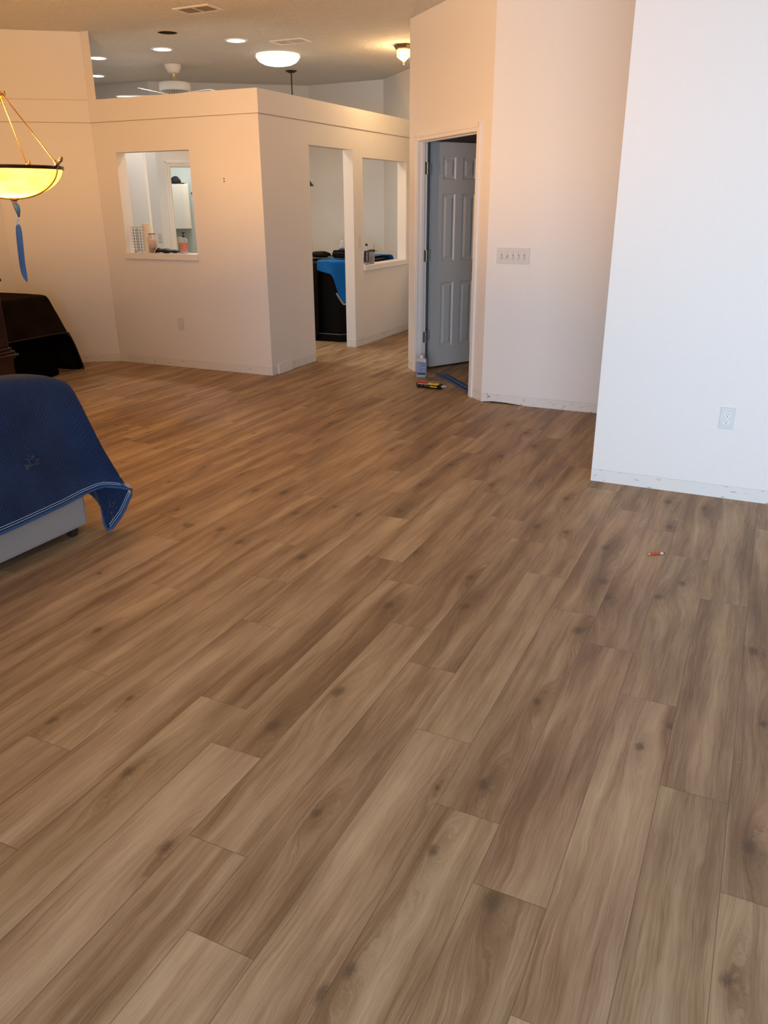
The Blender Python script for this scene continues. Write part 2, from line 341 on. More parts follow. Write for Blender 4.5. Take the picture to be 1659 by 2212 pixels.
def build_floor():
    rnd = random.Random(3)
    verts, faces, uvs, at = [], [], [], {'rnd': [], 'size': [], 'knot_a': [], 'knot_b': [], 'knot_c': []}
    for r in range(-66, 22):
        x0 = PH + r*PW; v0 = ROWOFF.get(r, rnd.uniform(0, PL))
        k0 = math.floor((-3.4 - v0)/PL)
        for k in range(k0, k0 + 14):
            y0 = v0 + k*PL
            if y0 > 13: break
            kn = [(kx-x0, ky-y0, s*(1.0 if ky < 2.6 else 1.55)) for kx, ky, s in KNOTS if x0 <= kx < x0+PW and y0 <= ky < y0+PL][:3]
            near = -14 < r < 3 and 0.5 < y0 + PL/2 < 6
            if not near and rnd.random() < 0.5: kn.append((rnd.uniform(.04, .145), rnd.uniform(.1, 1.15), rnd.uniform(1.2, 2.2)))
            if not near and rnd.random() < 0.2: kn.append((rnd.uniform(.04, .145), rnd.uniform(.1, 1.15), rnd.uniform(1.0, 2.0)))
            kn = (kn + [(0, 0, 0)]*3)[:3]
            i = len(verts)
            verts += [(x0, y0, 0), (x0+PW, y0, 0), (x0+PW, y0+PL, 0), (x0, y0+PL, 0)]
            faces.append((i, i+1, i+2, i+3)); uvs += [(0, 0), (PW, 0), (PW, PL), (0, PL)]
            at['rnd'].append((rnd.random(), rnd.random(), rnd.random())); at['size'].append((PW, PL, 0))
            for nm, q in zip(('knot_a', 'knot_b', 'knot_c'), kn): at[nm].append(q)
    me = bpy.data.meshes.new('floor'); me.from_pydata(verts, [], faces); me.materials.append(M_floor)
    ul = me.uv_layers.new(name='plank')
    for i, q in enumerate(uvs): ul.data[i].uv = q
    for nm, vals in at.items():
        a = me.attributes.new(nm, 'FLOAT_VECTOR', 'FACE')
        for i, q in enumerate(vals): a.data[i].vector = q
    o = bpy.data.objects.new('floor', me); C.objects.link(o); struct(o); return o
build_floor()

# ------------------------------------------------------------------ walls
DC = Vector((-6.235, 6.5))                                  # inner corner of the diagonal and the kitchen half wall
DD = Vector((-0.80, -0.60)).normalized()
DE = DC + DD*0.93                                           # where the diagonal wall turns towards the camera
wall('wall_left', DC[:], DE[:], 0, CEIL, 0.13, -1)
wall('wall_left_side', DE[:], (DE.x, -2.6), 0, CEIL, 0.13, -1, holes=((5.6, 7.4, 0.3, 2.1),), m=M_wallp)
bm = bmesh.new()
fa = [(-6.235, 6.5), (-6.128, 6.5), (-6.262, 6.632), (-6.64, 6.95), (-6.78, 6.95), (-6.34, 6.60)]
for z0_, z1_ in ((0, CEIL),):
    a_ = [bm.verts.new((*p, z0_)) for p in fa]; b_ = [bm.verts.new((*p, z1_)) for p in fa]; bm.faces.new(a_[::-1]); bm.faces.new(b_)
    for i in range(6): bm.faces.new((a_[i], a_[(i+1) % 6], b_[(i+1) % 6], b_[i]))
struct(bm_obj('wall_left_return', bm, M_wallp))
KH = 2.504
wall('wall_kitchen', (-6.128, 6.5), (-4.30, 6.5), 0, KH, 0.13, 1, holes=((6.128-5.963, 6.128-5.083, 1.058, 2.040),))
wall('wall_hall', (-4.30, 6.63), (-4.30, 9.86), 0, KH, 0.12, 1, holes=((0.722, 1.652, -1, 2.103), (1.882, 3.078, 0.845, 2.037)))
# the proud band along the top of the half walls, carried on over the diagonal wall
bm = bmesh.new(); T = 0.011
def band(bm, P0, P1, z0, z1, side, t=T, e0=0.0, e1=0.0):
    P0 = Vector((*P0, 0)); P1 = Vector((*P1, 0)); d = (P1-P0).normalized(); n = Vector((-d.y, d.x, 0))*side
    mid = (P0 - d*e0 + P1 + d*e1)/2 + n*t/2; L_ = (P1-P0).length + e0 + e1
    box(bm, (mid.x, mid.y, (z0+z1)/2), (L_, t, z1-z0), math.atan2(d.y, d.x))
band(bm, DC[:], DE[:], 2.312, KH, 1, e0=-0.001, e1=0.02)
band(bm, (-6.235, 6.5), (-4.30, 6.5), 2.312, KH+0.001, -1, e0=0.004, e1=T)
band(bm, (-4.30, 6.5), (-4.30, 9.85), 2.312, KH+0.001, -1)
struct(bm_obj('trim_1', bm, M_wallp))
bm = bmesh.new()      # thin dark strips: the shadow line along the band, put in as colour
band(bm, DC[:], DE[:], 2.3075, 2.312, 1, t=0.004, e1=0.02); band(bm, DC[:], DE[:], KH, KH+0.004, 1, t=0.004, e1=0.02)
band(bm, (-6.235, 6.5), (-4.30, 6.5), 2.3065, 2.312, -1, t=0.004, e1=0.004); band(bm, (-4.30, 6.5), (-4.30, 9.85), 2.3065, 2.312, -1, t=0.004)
struct(bm_obj('trim_shadow_line', bm, mat('band_shadow_line', (0.42, 0.35, 0.29), 0.8)))
# sills of the two pass-through openings
bm = bmesh.new(); boxmm(bm, (-5.978, 6.472, 1.058), (-5.070, 6.499, 1.116)); boxmm(bm, (-5.962, 6.499, 1.059), (-5.084, 6.66, 1.116))
struct(bm_obj('trim_2', bm, M_trim, bevel=0.003))
bm = bmesh.new(); boxmm(bm, (-4.299, 8.500, 0.842), (-4.272, 9.722, 0.898)); boxmm(bm, (-4.45, 8.513, 0.846), (-4.299, 9.707, 0.898))
struct(bm_obj('trim_3', bm, M_trim, bevel=0.003))
# diagonal wall with the double doorway
WL = Vector((-3.245, 7.395)); WD = Vector((0.7274, -0.6862)).normalized(); WR = WL + WD*1.590
WN = Vector((-WD.y, WD.x))                                    # into the closet
OP0, OP1, OPH = 0.214, 1.362, 2.085
wall('wall_door', WL[:], WR[:], 0, CEIL, 0.088, 1, holes=((OP0-0.018, OP1+0.018, -1, OPH+0.018),))
wall('wall_hall_far', (WL.x+0.001, WL.y+0.006), (WL.x+0.001, 9.44), 0, CEIL, 0.115, -1, m=M_wallp)
# wall with the five switches: its bottom edge lifts off the floor near the corner
bm = bmesh.new(); prof = [(0, 0.006), (0.03, 0.006), (0.10, 0.013), (0.22, 0.012), (0.36, 0.002), (0.40, 0.0), (4.2, 0.0), (4.2, CEIL), (0, CEIL)]
fv = [bm.verts.new((WR.x + s, 6.300, z)) for s, z in prof]; bvv = [bm.verts.new((WR.x + s, 6.415, z)) for s, z in prof]
bm.faces.new(fv); bm.faces.new(bvv[::-1])
for i in range(len(prof)): bm.faces.new((fv[i], bvv[i], bvv[(i+1) % len(prof)], fv[(i+1) % len(prof)]))
struct(bm_obj('wall_back', bm, M_wall))
wall('wall_right', (-0.824, 4.636), (3.4, 4.636), 0, CEIL, 0.125, 1)
wall('wall_right_side', (3.2, 4.636), (3.2, -2.6), 0, CEIL, 0.1, 1, m=M_wallp)
wall('wall_right_corridor', (2.9, 4.77), (2.9, 6.29), 0, CEIL, 0.1, -1, m=M_wallp)
wall('wall_front', (-7.1, -1.5), (3.3, -1.5), 0, CEIL, 0.12, -1, holes=((5.7, 9.5, 0.0, 2.12),), m=M_wallp)
# dark closet behind the double doorway
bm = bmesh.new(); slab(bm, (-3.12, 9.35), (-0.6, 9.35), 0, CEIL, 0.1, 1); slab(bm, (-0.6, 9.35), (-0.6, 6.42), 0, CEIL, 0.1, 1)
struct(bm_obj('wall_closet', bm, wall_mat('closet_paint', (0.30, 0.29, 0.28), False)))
# far walls of the kitchen and the entry
K0, K1, K2, K3, K4 = (-10.4, 9.32), (-7.86, 9.32), (-6.205, 10.666), (-5.03, 10.60), (-3.25, 8.82)
kd = (Vector(K2)-Vector(K1)).normalized(); LD0, LD1 = 0.165, 0.98
wall('wall_kitchen_far', K0, (K1[0], K1[1]), 0, CEIL, 0.12, 1, m=M_wallp)
wall('wall_laundry_door', K1, K2, 0, CEIL, 0.12, 1, holes=((LD0, LD1, -1, 2.055),), m=M_wallp)
wall('wall_nook', K2, K3, 0, CEIL, 0.12, 1, m=M_wallp)
wall('wall_entry', K3, K4, 0, CEIL, 0.12, 1, m=M_wallp)
wall('wall_kitchen_side', (-10.3, 6.72), (-10.3, 9.4), 0, CEIL, 0.12, 1, m=M_wallp)
wall('wall_kitchen_near', (-10.3, 6.87), (-6.68, 6.87), 0, CEIL, 0.12, -1, m=M_wallp)
bm = bmesh.new(); boxmm(bm, (-8.0, 8.0, 0), (-6.928, 8.04, 2.42)); struct(bm_obj('wall_pantry', bm, M_wallp))
# laundry room
kn = Vector((-kd.y, kd.x)); k1 = Vector(K1)
def LQ(s, d): q = k1 + kd*s + kn*d; return (q.x, q.y)
bm = bmesh.new()
slab(bm, LQ(-0.25, 1.75), LQ(1.6, 1.75), 0, 2.6, 0.08, 1); slab(bm, LQ(1.6, 1.8), LQ(1.6, 0.122), 0, 2.6, 0.08, 1); slab(bm, LQ(-0.25, 0.13), LQ(-0.25, 1.8), 0, 2.6, 0.08, 1)
struct(bm_obj('wall_laundry', bm, M_laundry))
bm = bmesh.new(); q = [LQ(-0.3, 0.125), LQ(1.68, 0.125), LQ(1.68, 1.85), LQ(-0.3, 1.85)]
bm.faces.new([bm.verts.new((*p, 2.6)) for p in q]); struct(bm_obj('ceiling_laundry', bm, M_wallp))

# ------------------------------------------------------------------ ceiling with round cut-outs for the recessed cans
CANS = [(-5.177, 7.513, 0.098), (-6.142, 7.558, 0.098), (-7.128, 7.655, 0.098), (-8.094, 8.639, 0.098)]
HOLE = (-5.522, 6.898, 0.098)
def build_ceiling():
    bm = bmesh.new()
    out = [(-10.6, -2.9), (3.5, -2.9), (3.5, 12.4), (-10.6, 12.4)]
    vs = [bm.verts.new((*p, CEIL)) for p in out]; ed = [bm.edges.new((vs[i], vs[(i+1) % 4])) for i in range(4)]
    for (x, y, r) in CANS + [HOLE]:
        cv = [bm.verts.new((x+r*math.cos(2*PI*i/28), y+r*math.sin(2*PI*i/28), CEIL)) for i in range(28)]
        ed += [bm.edges.new((cv[i], cv[(i+1) % 28])) for i in range(28)]
    bmesh.ops.triangle_fill(bm, use_beauty=True, use_dissolve=False, edges=ed)
    return struct(bm_obj('ceiling', bm, M_ceil))
build_ceiling()
bm = bmesh.new(); boxmm(bm, (-10.7, -3.0, CEIL+0.35), (3.6, 12.5, CEIL+0.40)); struct(bm_obj('trim_light_lid', bm, mat('light_lid', (0.2, 0.16, 0.12), 0.9)))  # unseen lid over the ceiling, added to stop sky light leaking in

M_can = mat('white_enamel', (0.85, 0.85, 0.85), 0.3)
M_lens = mat('lit_lens', (0.9, 0.92, 0.95), 0.4, emit=(0.88, 0.93, 1.0), estr=3.2)
M_bulbw = mat('lit_bulb', (1, 1, 1), 0.4, emit=(0.92, 0.96, 1.0), estr=14)
def make_can():
    t = thing('recessed_light', '', 'ceiling light', (0, 0, CEIL), 0, 'lit recessed ceiling lights over the kitchen')
    bm = bmesh.new(); lathe(bm, [(0.092, 0.0), (0.090, -0.006), (0.116, -0.005), (0.120, 0.0), (0.118, 0.001)], 36, cap=False); bm_obj('trim_ring', bm, M_can, t, smooth=True)
    bm = bmesh.new(); lathe(bm, [(0.093, -0.003), (0.084, 0.05), (0.076, 0.10), (0.001, 0.102)], 36, cap=False); bm_obj('reflector', bm, mat('lit_reflector', (0.9, 0.92, 0.95), 0.35, emit=(0.9, 0.94, 1.0), estr=0.9), t, smooth=True)
    bm = bmesh.new(); lathe(bm, [(0.001, 0.018), (0.030, 0.024), (0.050, 0.042), (0.056, 0.066), (0.040, 0.09), (0.001, 0.098)], 28, cap=False); bm_obj('bulb', bm, M_bulbw, t, smooth=True)
    return t
can = make_can()
labs = ['lit recessed ceiling light, the one nearest the round glowing ceiling dome', 'lit recessed ceiling light above and left of the ceiling fan, behind the dark empty hole',
        'lit recessed ceiling light peeking past the left wall column, the upper one there', 'lit recessed ceiling light peeking past the left wall column, the lower one there']
for i, (x, y, r) in enumerate(CANS):
    o = can if i == 0 else dup(can, (x, y, CEIL)); o.location = (x, y, CEIL); o['label'] = labs[i]
    l = area('recessed_lamp', (x, y, CEIL-0.012), (0, 0, 0), 0.15, 0.15, 6.5, (1.0, 0.93, 0.85)); l.data.shape = 'DISK'; l.data.spread = math.radians(150)
# the empty can
t = thing('recessed_light_housing', 'dark empty round recessed light opening in the ceiling, without a bulb', 'ceiling light', (HOLE[0], HOLE[1], CEIL))
bm = bmesh.new(); lathe(bm, [(0.092, 0.0), (0.090, -0.005), (0.108, -0.004), (0.112, 0.0)], 36, cap=False); bm_obj('trim_ring', bm, mat('dull_ring', (0.62, 0.5, 0.38), 0.5), t, smooth=True)
bm = bmesh.new(); lathe(bm, [(0.094, 0.0), (0.094, 0.16), (0.001, 0.162)], 36, cap=False); bm_obj('housing', bm, mat('black_baffle', (0.012, 0.011, 0.01), 0.7), t, smooth=True)

# air vents
def make_vent(loc, rz, L_, W_, label, cover=False):
    t = thing('air_vent', label, 'vent', loc, rz, 'ceiling air vents')
    bm = bmesh.new(); fw = 0.028
    for a, b in (((-L_/2, -W_/2, -.008), (L_/2, -W_/2+fw, 0)), ((-L_/2, W_/2-fw, -.008), (L_/2, W_/2, 0)), ((-L_/2, -W_/2+fw, -.008), (-L_/2+fw, W_/2-fw, 0)), ((L_/2-fw, -W_/2+fw, -.008), (L_/2, W_/2-fw, 0)), ((-0.008, -W_/2+fw, -.008), (0.008, W_/2-fw, 0))):
        boxmm(bm, a, b)
    bm_obj('frame', bm, mat('vent_white', (0.80, 0.76, 0.70), 0.45), t)
    bm = bmesh.new(); boxmm(bm, (-L_/2+fw, -W_/2+fw, -0.0015), (L_/2-fw, W_/2-fw, -0.0005)); bm_obj('duct', bm, mat('duct_dark', (0.05, 0.045, 0.04), 0.8), t)
    bm = bmesh.new(); n = 9
    for i in range(n):
        y = -W_/2+fw + (i+.5)*(W_-2*fw)/n
        for sx in (-1, 1):
            v = box(bm, (0, 0, 0), ((L_/2-fw-0.010), 0.013, 0.0012)); bmesh.ops.transform(bm, matrix=Matrix.Translation((sx*(L_/4-fw/2+0.002), y, -0.005)) @ Matrix.Rotation(math.radians(38), 4, 'X'), verts=v)
    bm_obj('louvres', bm, mat('vent_white', (0.8, .76, .7)) if cover else mat('vent_grey', (0.42, 0.36, 0.30), 0.5), t)
    return t
make_vent((-4.66, 6.24, CEIL), 0.0, 0.36, 0.22, 'rectangular ceiling air vent with dark louvres, near the top edge of the picture')
make_vent((-4.72, 7.79, CEIL), 0.0, 0.36, 0.22, 'rectangular white ceiling air vent just above the round glowing ceiling dome', True)

# flush dome light
t = thing('dome_ceiling_light', 'large round white glowing dome light flush on the ceiling', 'ceiling light', (-5.25, 8.39, CEIL))
bm = bmesh.new(); lathe(bm, [(0.15, 0), (0.235, -0.002), (0.242, -0.022), (0.235, -0.034), (0.21, -0.036)], 48, cap=False); bm_obj('base', bm, mat('dome_rim', (0.9, 0.88, 0.84), 0.3, emit=(1.0, 0.90, 0.76), estr=0.55), t, smooth=True, angle=50)
bm = bmesh.new(); lathe(bm, [(0.230, -0.030), (0.224, -0.048), (0.20, -0.072), (0.15, -0.095), (0.08, -0.108), (0.001, -0.112)], 48, cap=False); bm_obj('diffuser', bm, mat('lit_dome', (0.95, 0.93, 0.9), 0.35, emit=(1.0, 0.93, 0.80), estr=2.6), t, smooth=True)
l = area('dome_lamp', (-5.25, 8.39, CEIL-0.118), (0, 0, 0), 0.40, 0.40, 13, (1.0, 0.78, 0.52)); l.data.shape = 'DISK'

# entry lantern, hexagonal leaded glass
t = thing('entry_lantern', 'small brass hexagonal ceiling lantern with glowing glass, half hidden by the wall', 'ceiling light', (-3.80, 8.50, CEIL))
M_br = mat('aged_brass', (0.36, 0.25, 0.11), 0.35, metal=1.0)
def M_leaded():
    M = bpy.data.materials.new('leaded_glass'); M.use_nodes = True; N = M.node_tree.nodes; L = M.node_tree.links; b = N['Principled BSDF']
    tc = N.new('ShaderNodeTexCoord'); v = N.new('ShaderNodeTexVoronoi'); v.inputs['Scale'].default_value = 28; L.new(tc.outputs['Object'], v.inputs['Vector'])
    r = N.new('ShaderNodeValToRGB'); L.new(v.outputs['Distance'], r.inputs[0]); r.color_ramp.elements[0].color = (1, 0.93, 0.62, 1); r.color_ramp.elements[1].color = (0.62, 0.60, 0.20, 1); r.color_ramp.elements[1].position = 0.75
    L.new(r.outputs[0], b.inputs['Emission Color']); b.inputs['Emission Strength'].default_value = 1.6; b.inputs['Base Color'].default_value = (.9, .85, .7, 1); b.inputs['Roughness'].default_value = 0.2
    return M
h6 = Matrix.Rotation(math.radians(10), 4, 'Z')
bm = bmesh.new(); lathe(bm, [(0.10, 0), (0.105, -0.008), (0.086, -0.035), (0.084, -0.042)], 6, h6); bm_obj('canopy', bm, M_br, t)
bm = bmesh.new(); lathe(bm, [(0.076, -0.040), (0.074, -0.105), (0.001, -0.155)], 6, h6, cap=False); bm_obj('glass_shade', bm, M_leaded(), t)
bm = bmesh.new()
for i in range(6):
    a = PI/3*i + math.radians(10); c_, s_ = math.cos(a), math.sin(a)
    tube(bm, [(0.078*c_, 0.078*s_, -0.04), (0.076*c_, 0.076*s_, -0.105), (0.004*c_, 0.004*s_, -0.156)], 0.0022, 6)
    b2 = a+PI/3; tube(bm, [(0.076*c_, 0.076*s_, -0.105), (0.076*math.cos(b2), 0.076*math.sin(b2), -0.105)], 0.002, 6)
lathe(bm, [(0.001, -0.152), (0.008, -0.157), (0.004, -0.166), (0.007, -0.172), (0.001, -0.18)], 10, cap=False)
bm_obj('cage', bm, M_br, t)
point('lantern_lamp', (-3.80, 8.50, CEIL-0.21), 10, (1.0, 0.62, 0.28), 0.05)

# pendant with black cone shade
t = thing('pendant_lamp', 'thin black pendant lamp hanging from the ceiling behind the half wall', 'pendant lamp', (-5.72, 9.43, CEIL))
M_blk = mat('black_metal', (0.015, 0.013, 0.012), 0.45)
bm = bmesh.new(); lathe(bm, [(0.001, -0.028), (0.03, -0.024), (0.066, -0.008), (0.070, 0)], 28); bm_obj('canopy', bm, M_blk, t, smooth=True)
bm = bmesh.new(); tube(bm, [(0, 0, -0.02), (0, 0, -1.10)], 0.0075, 10); bm_obj('rod', bm, M_blk, t)
bm = bmesh.new(); lathe(bm, [(0.02, -1.02), (0.035, -1.05), (0.228, -1.300), (0.226, -1.302), (0.033, -1.06)], 36, cap=False); bm_obj('lamp_shade', bm, M_blk, t, smooth=True, angle=40)

# ceiling fan
t = thing('ceiling_fan', 'white ceiling fan with curved blades above the kitchen half wall', 'ceiling fan', (-6.70, 8.41, CEIL))
M_fan = mat('fan_white', (0.78, 0.76, 0.72), 0.3); M_blade = mat('fan_blade', (0.88, 0.87, 0.84), 0.35)
bm = bmesh.new(); lathe(bm, [(0.098, 0), (0.096, -0.022), (0.078, -0.055), (0.062, -0.082), (0.05, -0.088)], 32); bm_obj('canopy', bm, M_fan, t, smooth=True, angle=45)
bm = bmesh.new(); lathe(bm, [(0.0145, -0.08), (0.0145, -0.125)], 16); bm_obj('downrod', bm, M_fan, t, smooth=True, angle=60)
bm = bmesh.new(); lathe(bm, [(0.022, -0.122), (0.036, -0.128), (0.045, -0.165), (0.046, -0.172)], 24); bm_obj('coupling', bm, mat('yellowed_plastic', (0.50, 0.40, 0.20), 0.5), t, smooth=True, angle=45)
bm = bmesh.new(); lathe(bm, [(0.045, -0.170), (0.15, -0.178), (0.178, -0.188), (0.182, -0.20), (0.182, -0.262), (0.172, -0.272)], 48); bm_obj('motor_housing', bm, M_fan, t, smooth=True, angle=45)
bm = bmesh.new(); lathe(bm, [(0.165, -0.270), (0.12, -0.300), (0.07, -0.312), (0.001, -0.314)], 40); bm_obj('vent_cone', bm, mat('fan_grey', (0.30, 0.28, 0.27), 0.5), t, smooth=True, angle=45)
bm = bmesh.new()
for i in range(36):
    a = 2*PI*i/36; v = box(bm, (0, 0, 0), (0.075, 0.006, 0.008)); bmesh.ops.transform(bm, matrix=Matrix.Rotation(a, 4, 'Z') @ Matrix.Translation((0.137, 0, -0.287)) @ Matrix.Rotation(math.radians(-32), 4, 'Y'), verts=v)
bm_obj('vent_fins', bm, M_fan, t)
for k in range(5):
    a = math.radians(205 + 72*k); Mx = Matrix.Rotation(a, 4, 'Z')
    bm = bmesh.new(); tube(bm, [(0.05, 0, -0.318), (0.12, 0, -0.330), (0.19, 0, -0.334)], 0.011, 8); bmesh.ops.transform(bm, matrix=Mx, verts=bm.verts); bm_obj('blade_bracket', bm, M_fan, t)
    bm = bmesh.new(); n = 14; top = []; bot = []
    for i in range(n+1):
        s = i/n; x = 0.15 + 0.55*s; wd = 0.052 + 0.020*s; wd *= math.sqrt(max(0.0, 1-max(0, (s-0.88)/0.12)**2)) if s > 0.88 else 1
        z = -0.334 + 0.0*s
        row = []
        for yy in (-1, -.5, 0, .5, 1):
            row.append((x, yy*max(wd, 0.002), z - yy*wd*0.20 + 0.012))
        top.append([bm.verts.new((p[0], p[1], p[2]+0.004)) for p in row]); bot.append([bm.verts.new((p[0], p[1], p[2]-0.004)) for p in row])
    for i in range(n):
        for j in range(4):
            bm.faces.new((top[i][j], top[i+1][j], top[i+1][j+1], top[i][j+1])); bm.faces.new((bot[i][j], bot[i][j+1], bot[i+1][j+1], bot[i+1][j]))
        bm.faces.new((top[i][0], bot[i][0], bot[i+1][0], top[i+1][0])); bm.faces.new((top[i][4], top[i+1][4], bot[i+1][4], bot[i][4]))
    bm.faces.new([*top[0], *bot[0][::-1]]); bm.faces.new([*top[n][::-1], *bot[n]])
    bmesh.ops.transform(bm, matrix=Mx, verts=bm.verts); bm_obj('blade', bm, M_blade, t)

# ------------------------------------------------------------------ the open closet door (setting)
door = bpy.data.objects.new('door_1', None); C.objects.link(door); door.location = (WL.x, WL.y, 0); door.rotation_euler = (0, 0, math.atan2(WD.y, WD.x)); struct(door)
# local frame: x along the wall, y into the closet
bm = bmesh.new()
def casing_leg(x_in, sgn, z1):
    w_ = 0.060
    boxmm(bm, (x_in, -0.010, 0), (x_in+sgn*w_, 0, z1)); boxmm(bm, (x_in+sgn*0.030, -0.017, 0), (x_in+sgn*w_, -0.010, z1)); boxmm(bm, (x_in+sgn*0.004, -0.0135, 0), (x_in+sgn*0.022, -0.010, z1))
casing_leg(OP0+0.0, -1, OPH+0.06); casing_leg(OP1, 1, OPH+0.06)
boxmm(bm, (OP0, -0.010, OPH), (OP1, 0, OPH+0.060)); boxmm(bm, (OP0-0.045, -0.017, OPH+0.030), (OP1+0.045, -0.010, OPH+0.060)); boxmm(bm, (OP0, -0.0135, OPH+0.004), (OP1, -0.010, OPH+0.022))
bm_obj('casing', bm, M_trim, door, bevel=0.003)
bm = bmesh.new()
boxmm(bm, (OP0-0.018, 0, 0), (OP0, 0.090, OPH)); boxmm(bm, (OP1, 0, 0), (OP1+0.018, 0.090, OPH)); boxmm(bm, (OP0-0.018, 0, OPH), (OP1+0.018, 0.090, OPH+0.018))
boxmm(bm, (OP0, 0.030, 0), (OP0+0.011, 0.060, OPH)); boxmm(bm, (OP1-0.011, 0.030, 0), (OP1, 0.060, OPH)); boxmm(bm, (OP0+0.011, 0.030, OPH-0.011), (OP1-0.011, 0.060, OPH))
bm_obj('jamb', bm, M_jamb, door, bevel=0.0015)
# leaf in its own frame: x from the hinge edge, y = 0 face seen from the room, -y back
leaf_dir = Vector((0.265, 0.480)).normalized(); hinge = Vector((-3.030, 7.443))
Wm = door.matrix_basis.copy(); bpy.context.view_layer.update(); Wm = door.matrix_world.copy()
leafM = Matrix.Translation((hinge.x, hinge.y, 0.018)) @ Matrix.Rotation(math.atan2(leaf_dir.y, leaf_dir.x), 4, 'Z')
LW, LH, LT = 0.672, 2.078, 0.035
def build_leaf():
    bm = bmesh.new(); xs = [0, 0.130, 0.288, 0.378, 0.540, LW]; zs = [0, 0.190, 0.820, 1.018, 1.632, 1.757, 1.955, LH]
    pan = {(1, 1), (1, 3), (1, 5), (3, 1), (3, 3), (3, 5)}
    for side, y in ((-1, 0.0), (1, LT)):                 # side -1: face towards the room
        V = {}
        def vv(i, j):
            if (i, j) not in V: V[(i, j)] = bm.verts.new((xs[i], y, zs[j]))
            return V[(i, j)]
        for i in range(5):
            for j in range(7):
                a = [vv(i, j), vv(i+1, j), vv(i+1, j+1), vv(i, j+1)]
                if (i, j) not in pan: bm.faces.new(a); continue
                prev = a
                for ins, dep in ((0.012, 0.010), (0.020, 0.010), (0.046, 0.002)):
                    dd = y - side*dep
                    cur = [bm.verts.new((xs[i]+ins, dd, zs[j]+ins)), bm.verts.new((xs[i+1]-ins, dd, zs[j]+ins)), bm.verts.new((xs[i+1]-ins, dd, zs[j+1]-ins)), bm.verts.new((xs[i]+ins, dd, zs[j+1]-ins))]
                    for k in range(4): bm.faces.new((prev[k], prev[(k+1) % 4], cur[(k+1) % 4], cur[k]))
                    prev = cur
                bm.faces.new(prev)
        if side == -1: Vf = dict(V)
        else: Vb = dict(V)
    for i in range(5):
        for j in (0, 7): bm.faces.new((Vf[(i, j)], Vf[(i+1, j)], Vb[(i+1, j)], Vb[(i, j)]))
    for j in range(7):
        for i in (0, 5): bm.faces.new((Vf[(i, j)], Vf[(i, j+1)], Vb[(i, j+1)], Vb[(i, j)]))
    return bm
leaf = bm_obj('door_leaf', build_leaf(), M_door, door); leaf.matrix_parent_inverse = Wm.inverted(); leaf.matrix_basis = leafM
M_ni = mat('satin_nickel', (0.50, 0.48, 0.44), 0.35, metal=0.9); M_hole = mat('screw_hole', (0.03, 0.03, 0.03), 0.6)
jc = WL + WD*OP0 + WN*0.112
for z in (1.865, 1.098, 0.336):
    hg = bpy.data.objects.new('hinge', None); C.objects.link(hg); hg.parent = leaf
    bm = bmesh.new()
    # plate on the leaf's hinge edge, plate on the jamb, and the knuckle between them (world coordinates)
    A = hinge; back = Vector((-leaf_dir.y, leaf_dir.x))
    e2 = A + back*LT
    box(bm, (*(A+back*LT*0.55 - leaf_dir*0.002), z), (0.003, LT*0.95, 0.105), math.atan2(leaf_dir.y, leaf_dir.x))
    pj = WL + WD*(OP0+0.002) + WN*0.070
    box(bm, (pj.x, pj.y, z), (0.003, 0.040, 0.105), math.atan2(WD.y, WD.x))
    kp = (e2 + WL + WD*(OP0+0.004) + WN*0.118)/2 - Vector((0.0, 0.010))
    bridge = [(WL + WD*(OP0+0.004) + WN*0.088), e2 - leaf_dir*0.002]
    mid = (bridge[0]+bridge[1])/2; dv = bridge[1]-bridge[0]
    box(bm, (mid.x, mid.y, z), (dv.length, 0.003, 0.105), math.atan2(dv.y, dv.x))
    tube(bm, [(mid.x, mid.y-0.008, z-0.053), (mid.x, mid.y-0.008, z+0.053)], 0.0065, 12)
    p = bm_obj('hinge', bm, M_ni, leaf); p.matrix_parent_inverse = (leafM).inverted()
    bpy.data.objects.remove(hg)
kb = bmesh.new(); lathe(kb, [(0.030, 0), (0.030, 0.006), (0.012, 0.010), (0.012, 0.034), (0.024, 0.044), (0.027, 0.056), (0.020, 0.066), (0.001, 0.068)], 24, Matrix.Translation((0.600, 0, 0.945)) @ Matrix.Rotation(PI/2, 4, 'X'))
kn_ = bm_obj('door_knob', kb, mat('dark_bronze', (0.05, 0.035, 0.03), 0.35, metal=0.8), leaf, smooth=True, angle=45)

# laundry doorway
d2 = bpy.data.objects.new('door_2', None); C.objects.link(d2); d2.location = (K1[0], K1[1], 0); d2.rotation_euler = (0, 0, math.atan2(kd.y, kd.x)); struct(d2)
bm = bmesh.new()
for x, sg in ((LD0+0.004, -1), (LD1-0.004, 1)):
    boxmm(bm, (x, -0.012, 0), (x+sg*0.062, 0, 2.117)); boxmm(bm, (x+sg*0.034, -0.018, 0), (x+sg*0.062, -0.012, 2.117))
boxmm(bm, (LD0+0.004, -0.012, 2.055), (LD1-0.004, 0, 2.117)); boxmm(bm, (LD0-0.055, -0.018, 2.089), (LD1+0.055, -0.012, 2.117))
bm_obj('casing', bm, M_trim, d2, bevel=0.002)
bm = bmesh.new(); boxmm(bm, (LD0, 0, 0), (LD0+0.016, 0.125, 2.055)); boxmm(bm, (LD1-0.016, 0, 0), (LD1, 0.125, 2.055)); boxmm(bm, (LD0+0.016, 0, 2.039), (LD1-0.016, 0.125, 2.055)); bm_obj('jamb', bm, M_trim, d2)

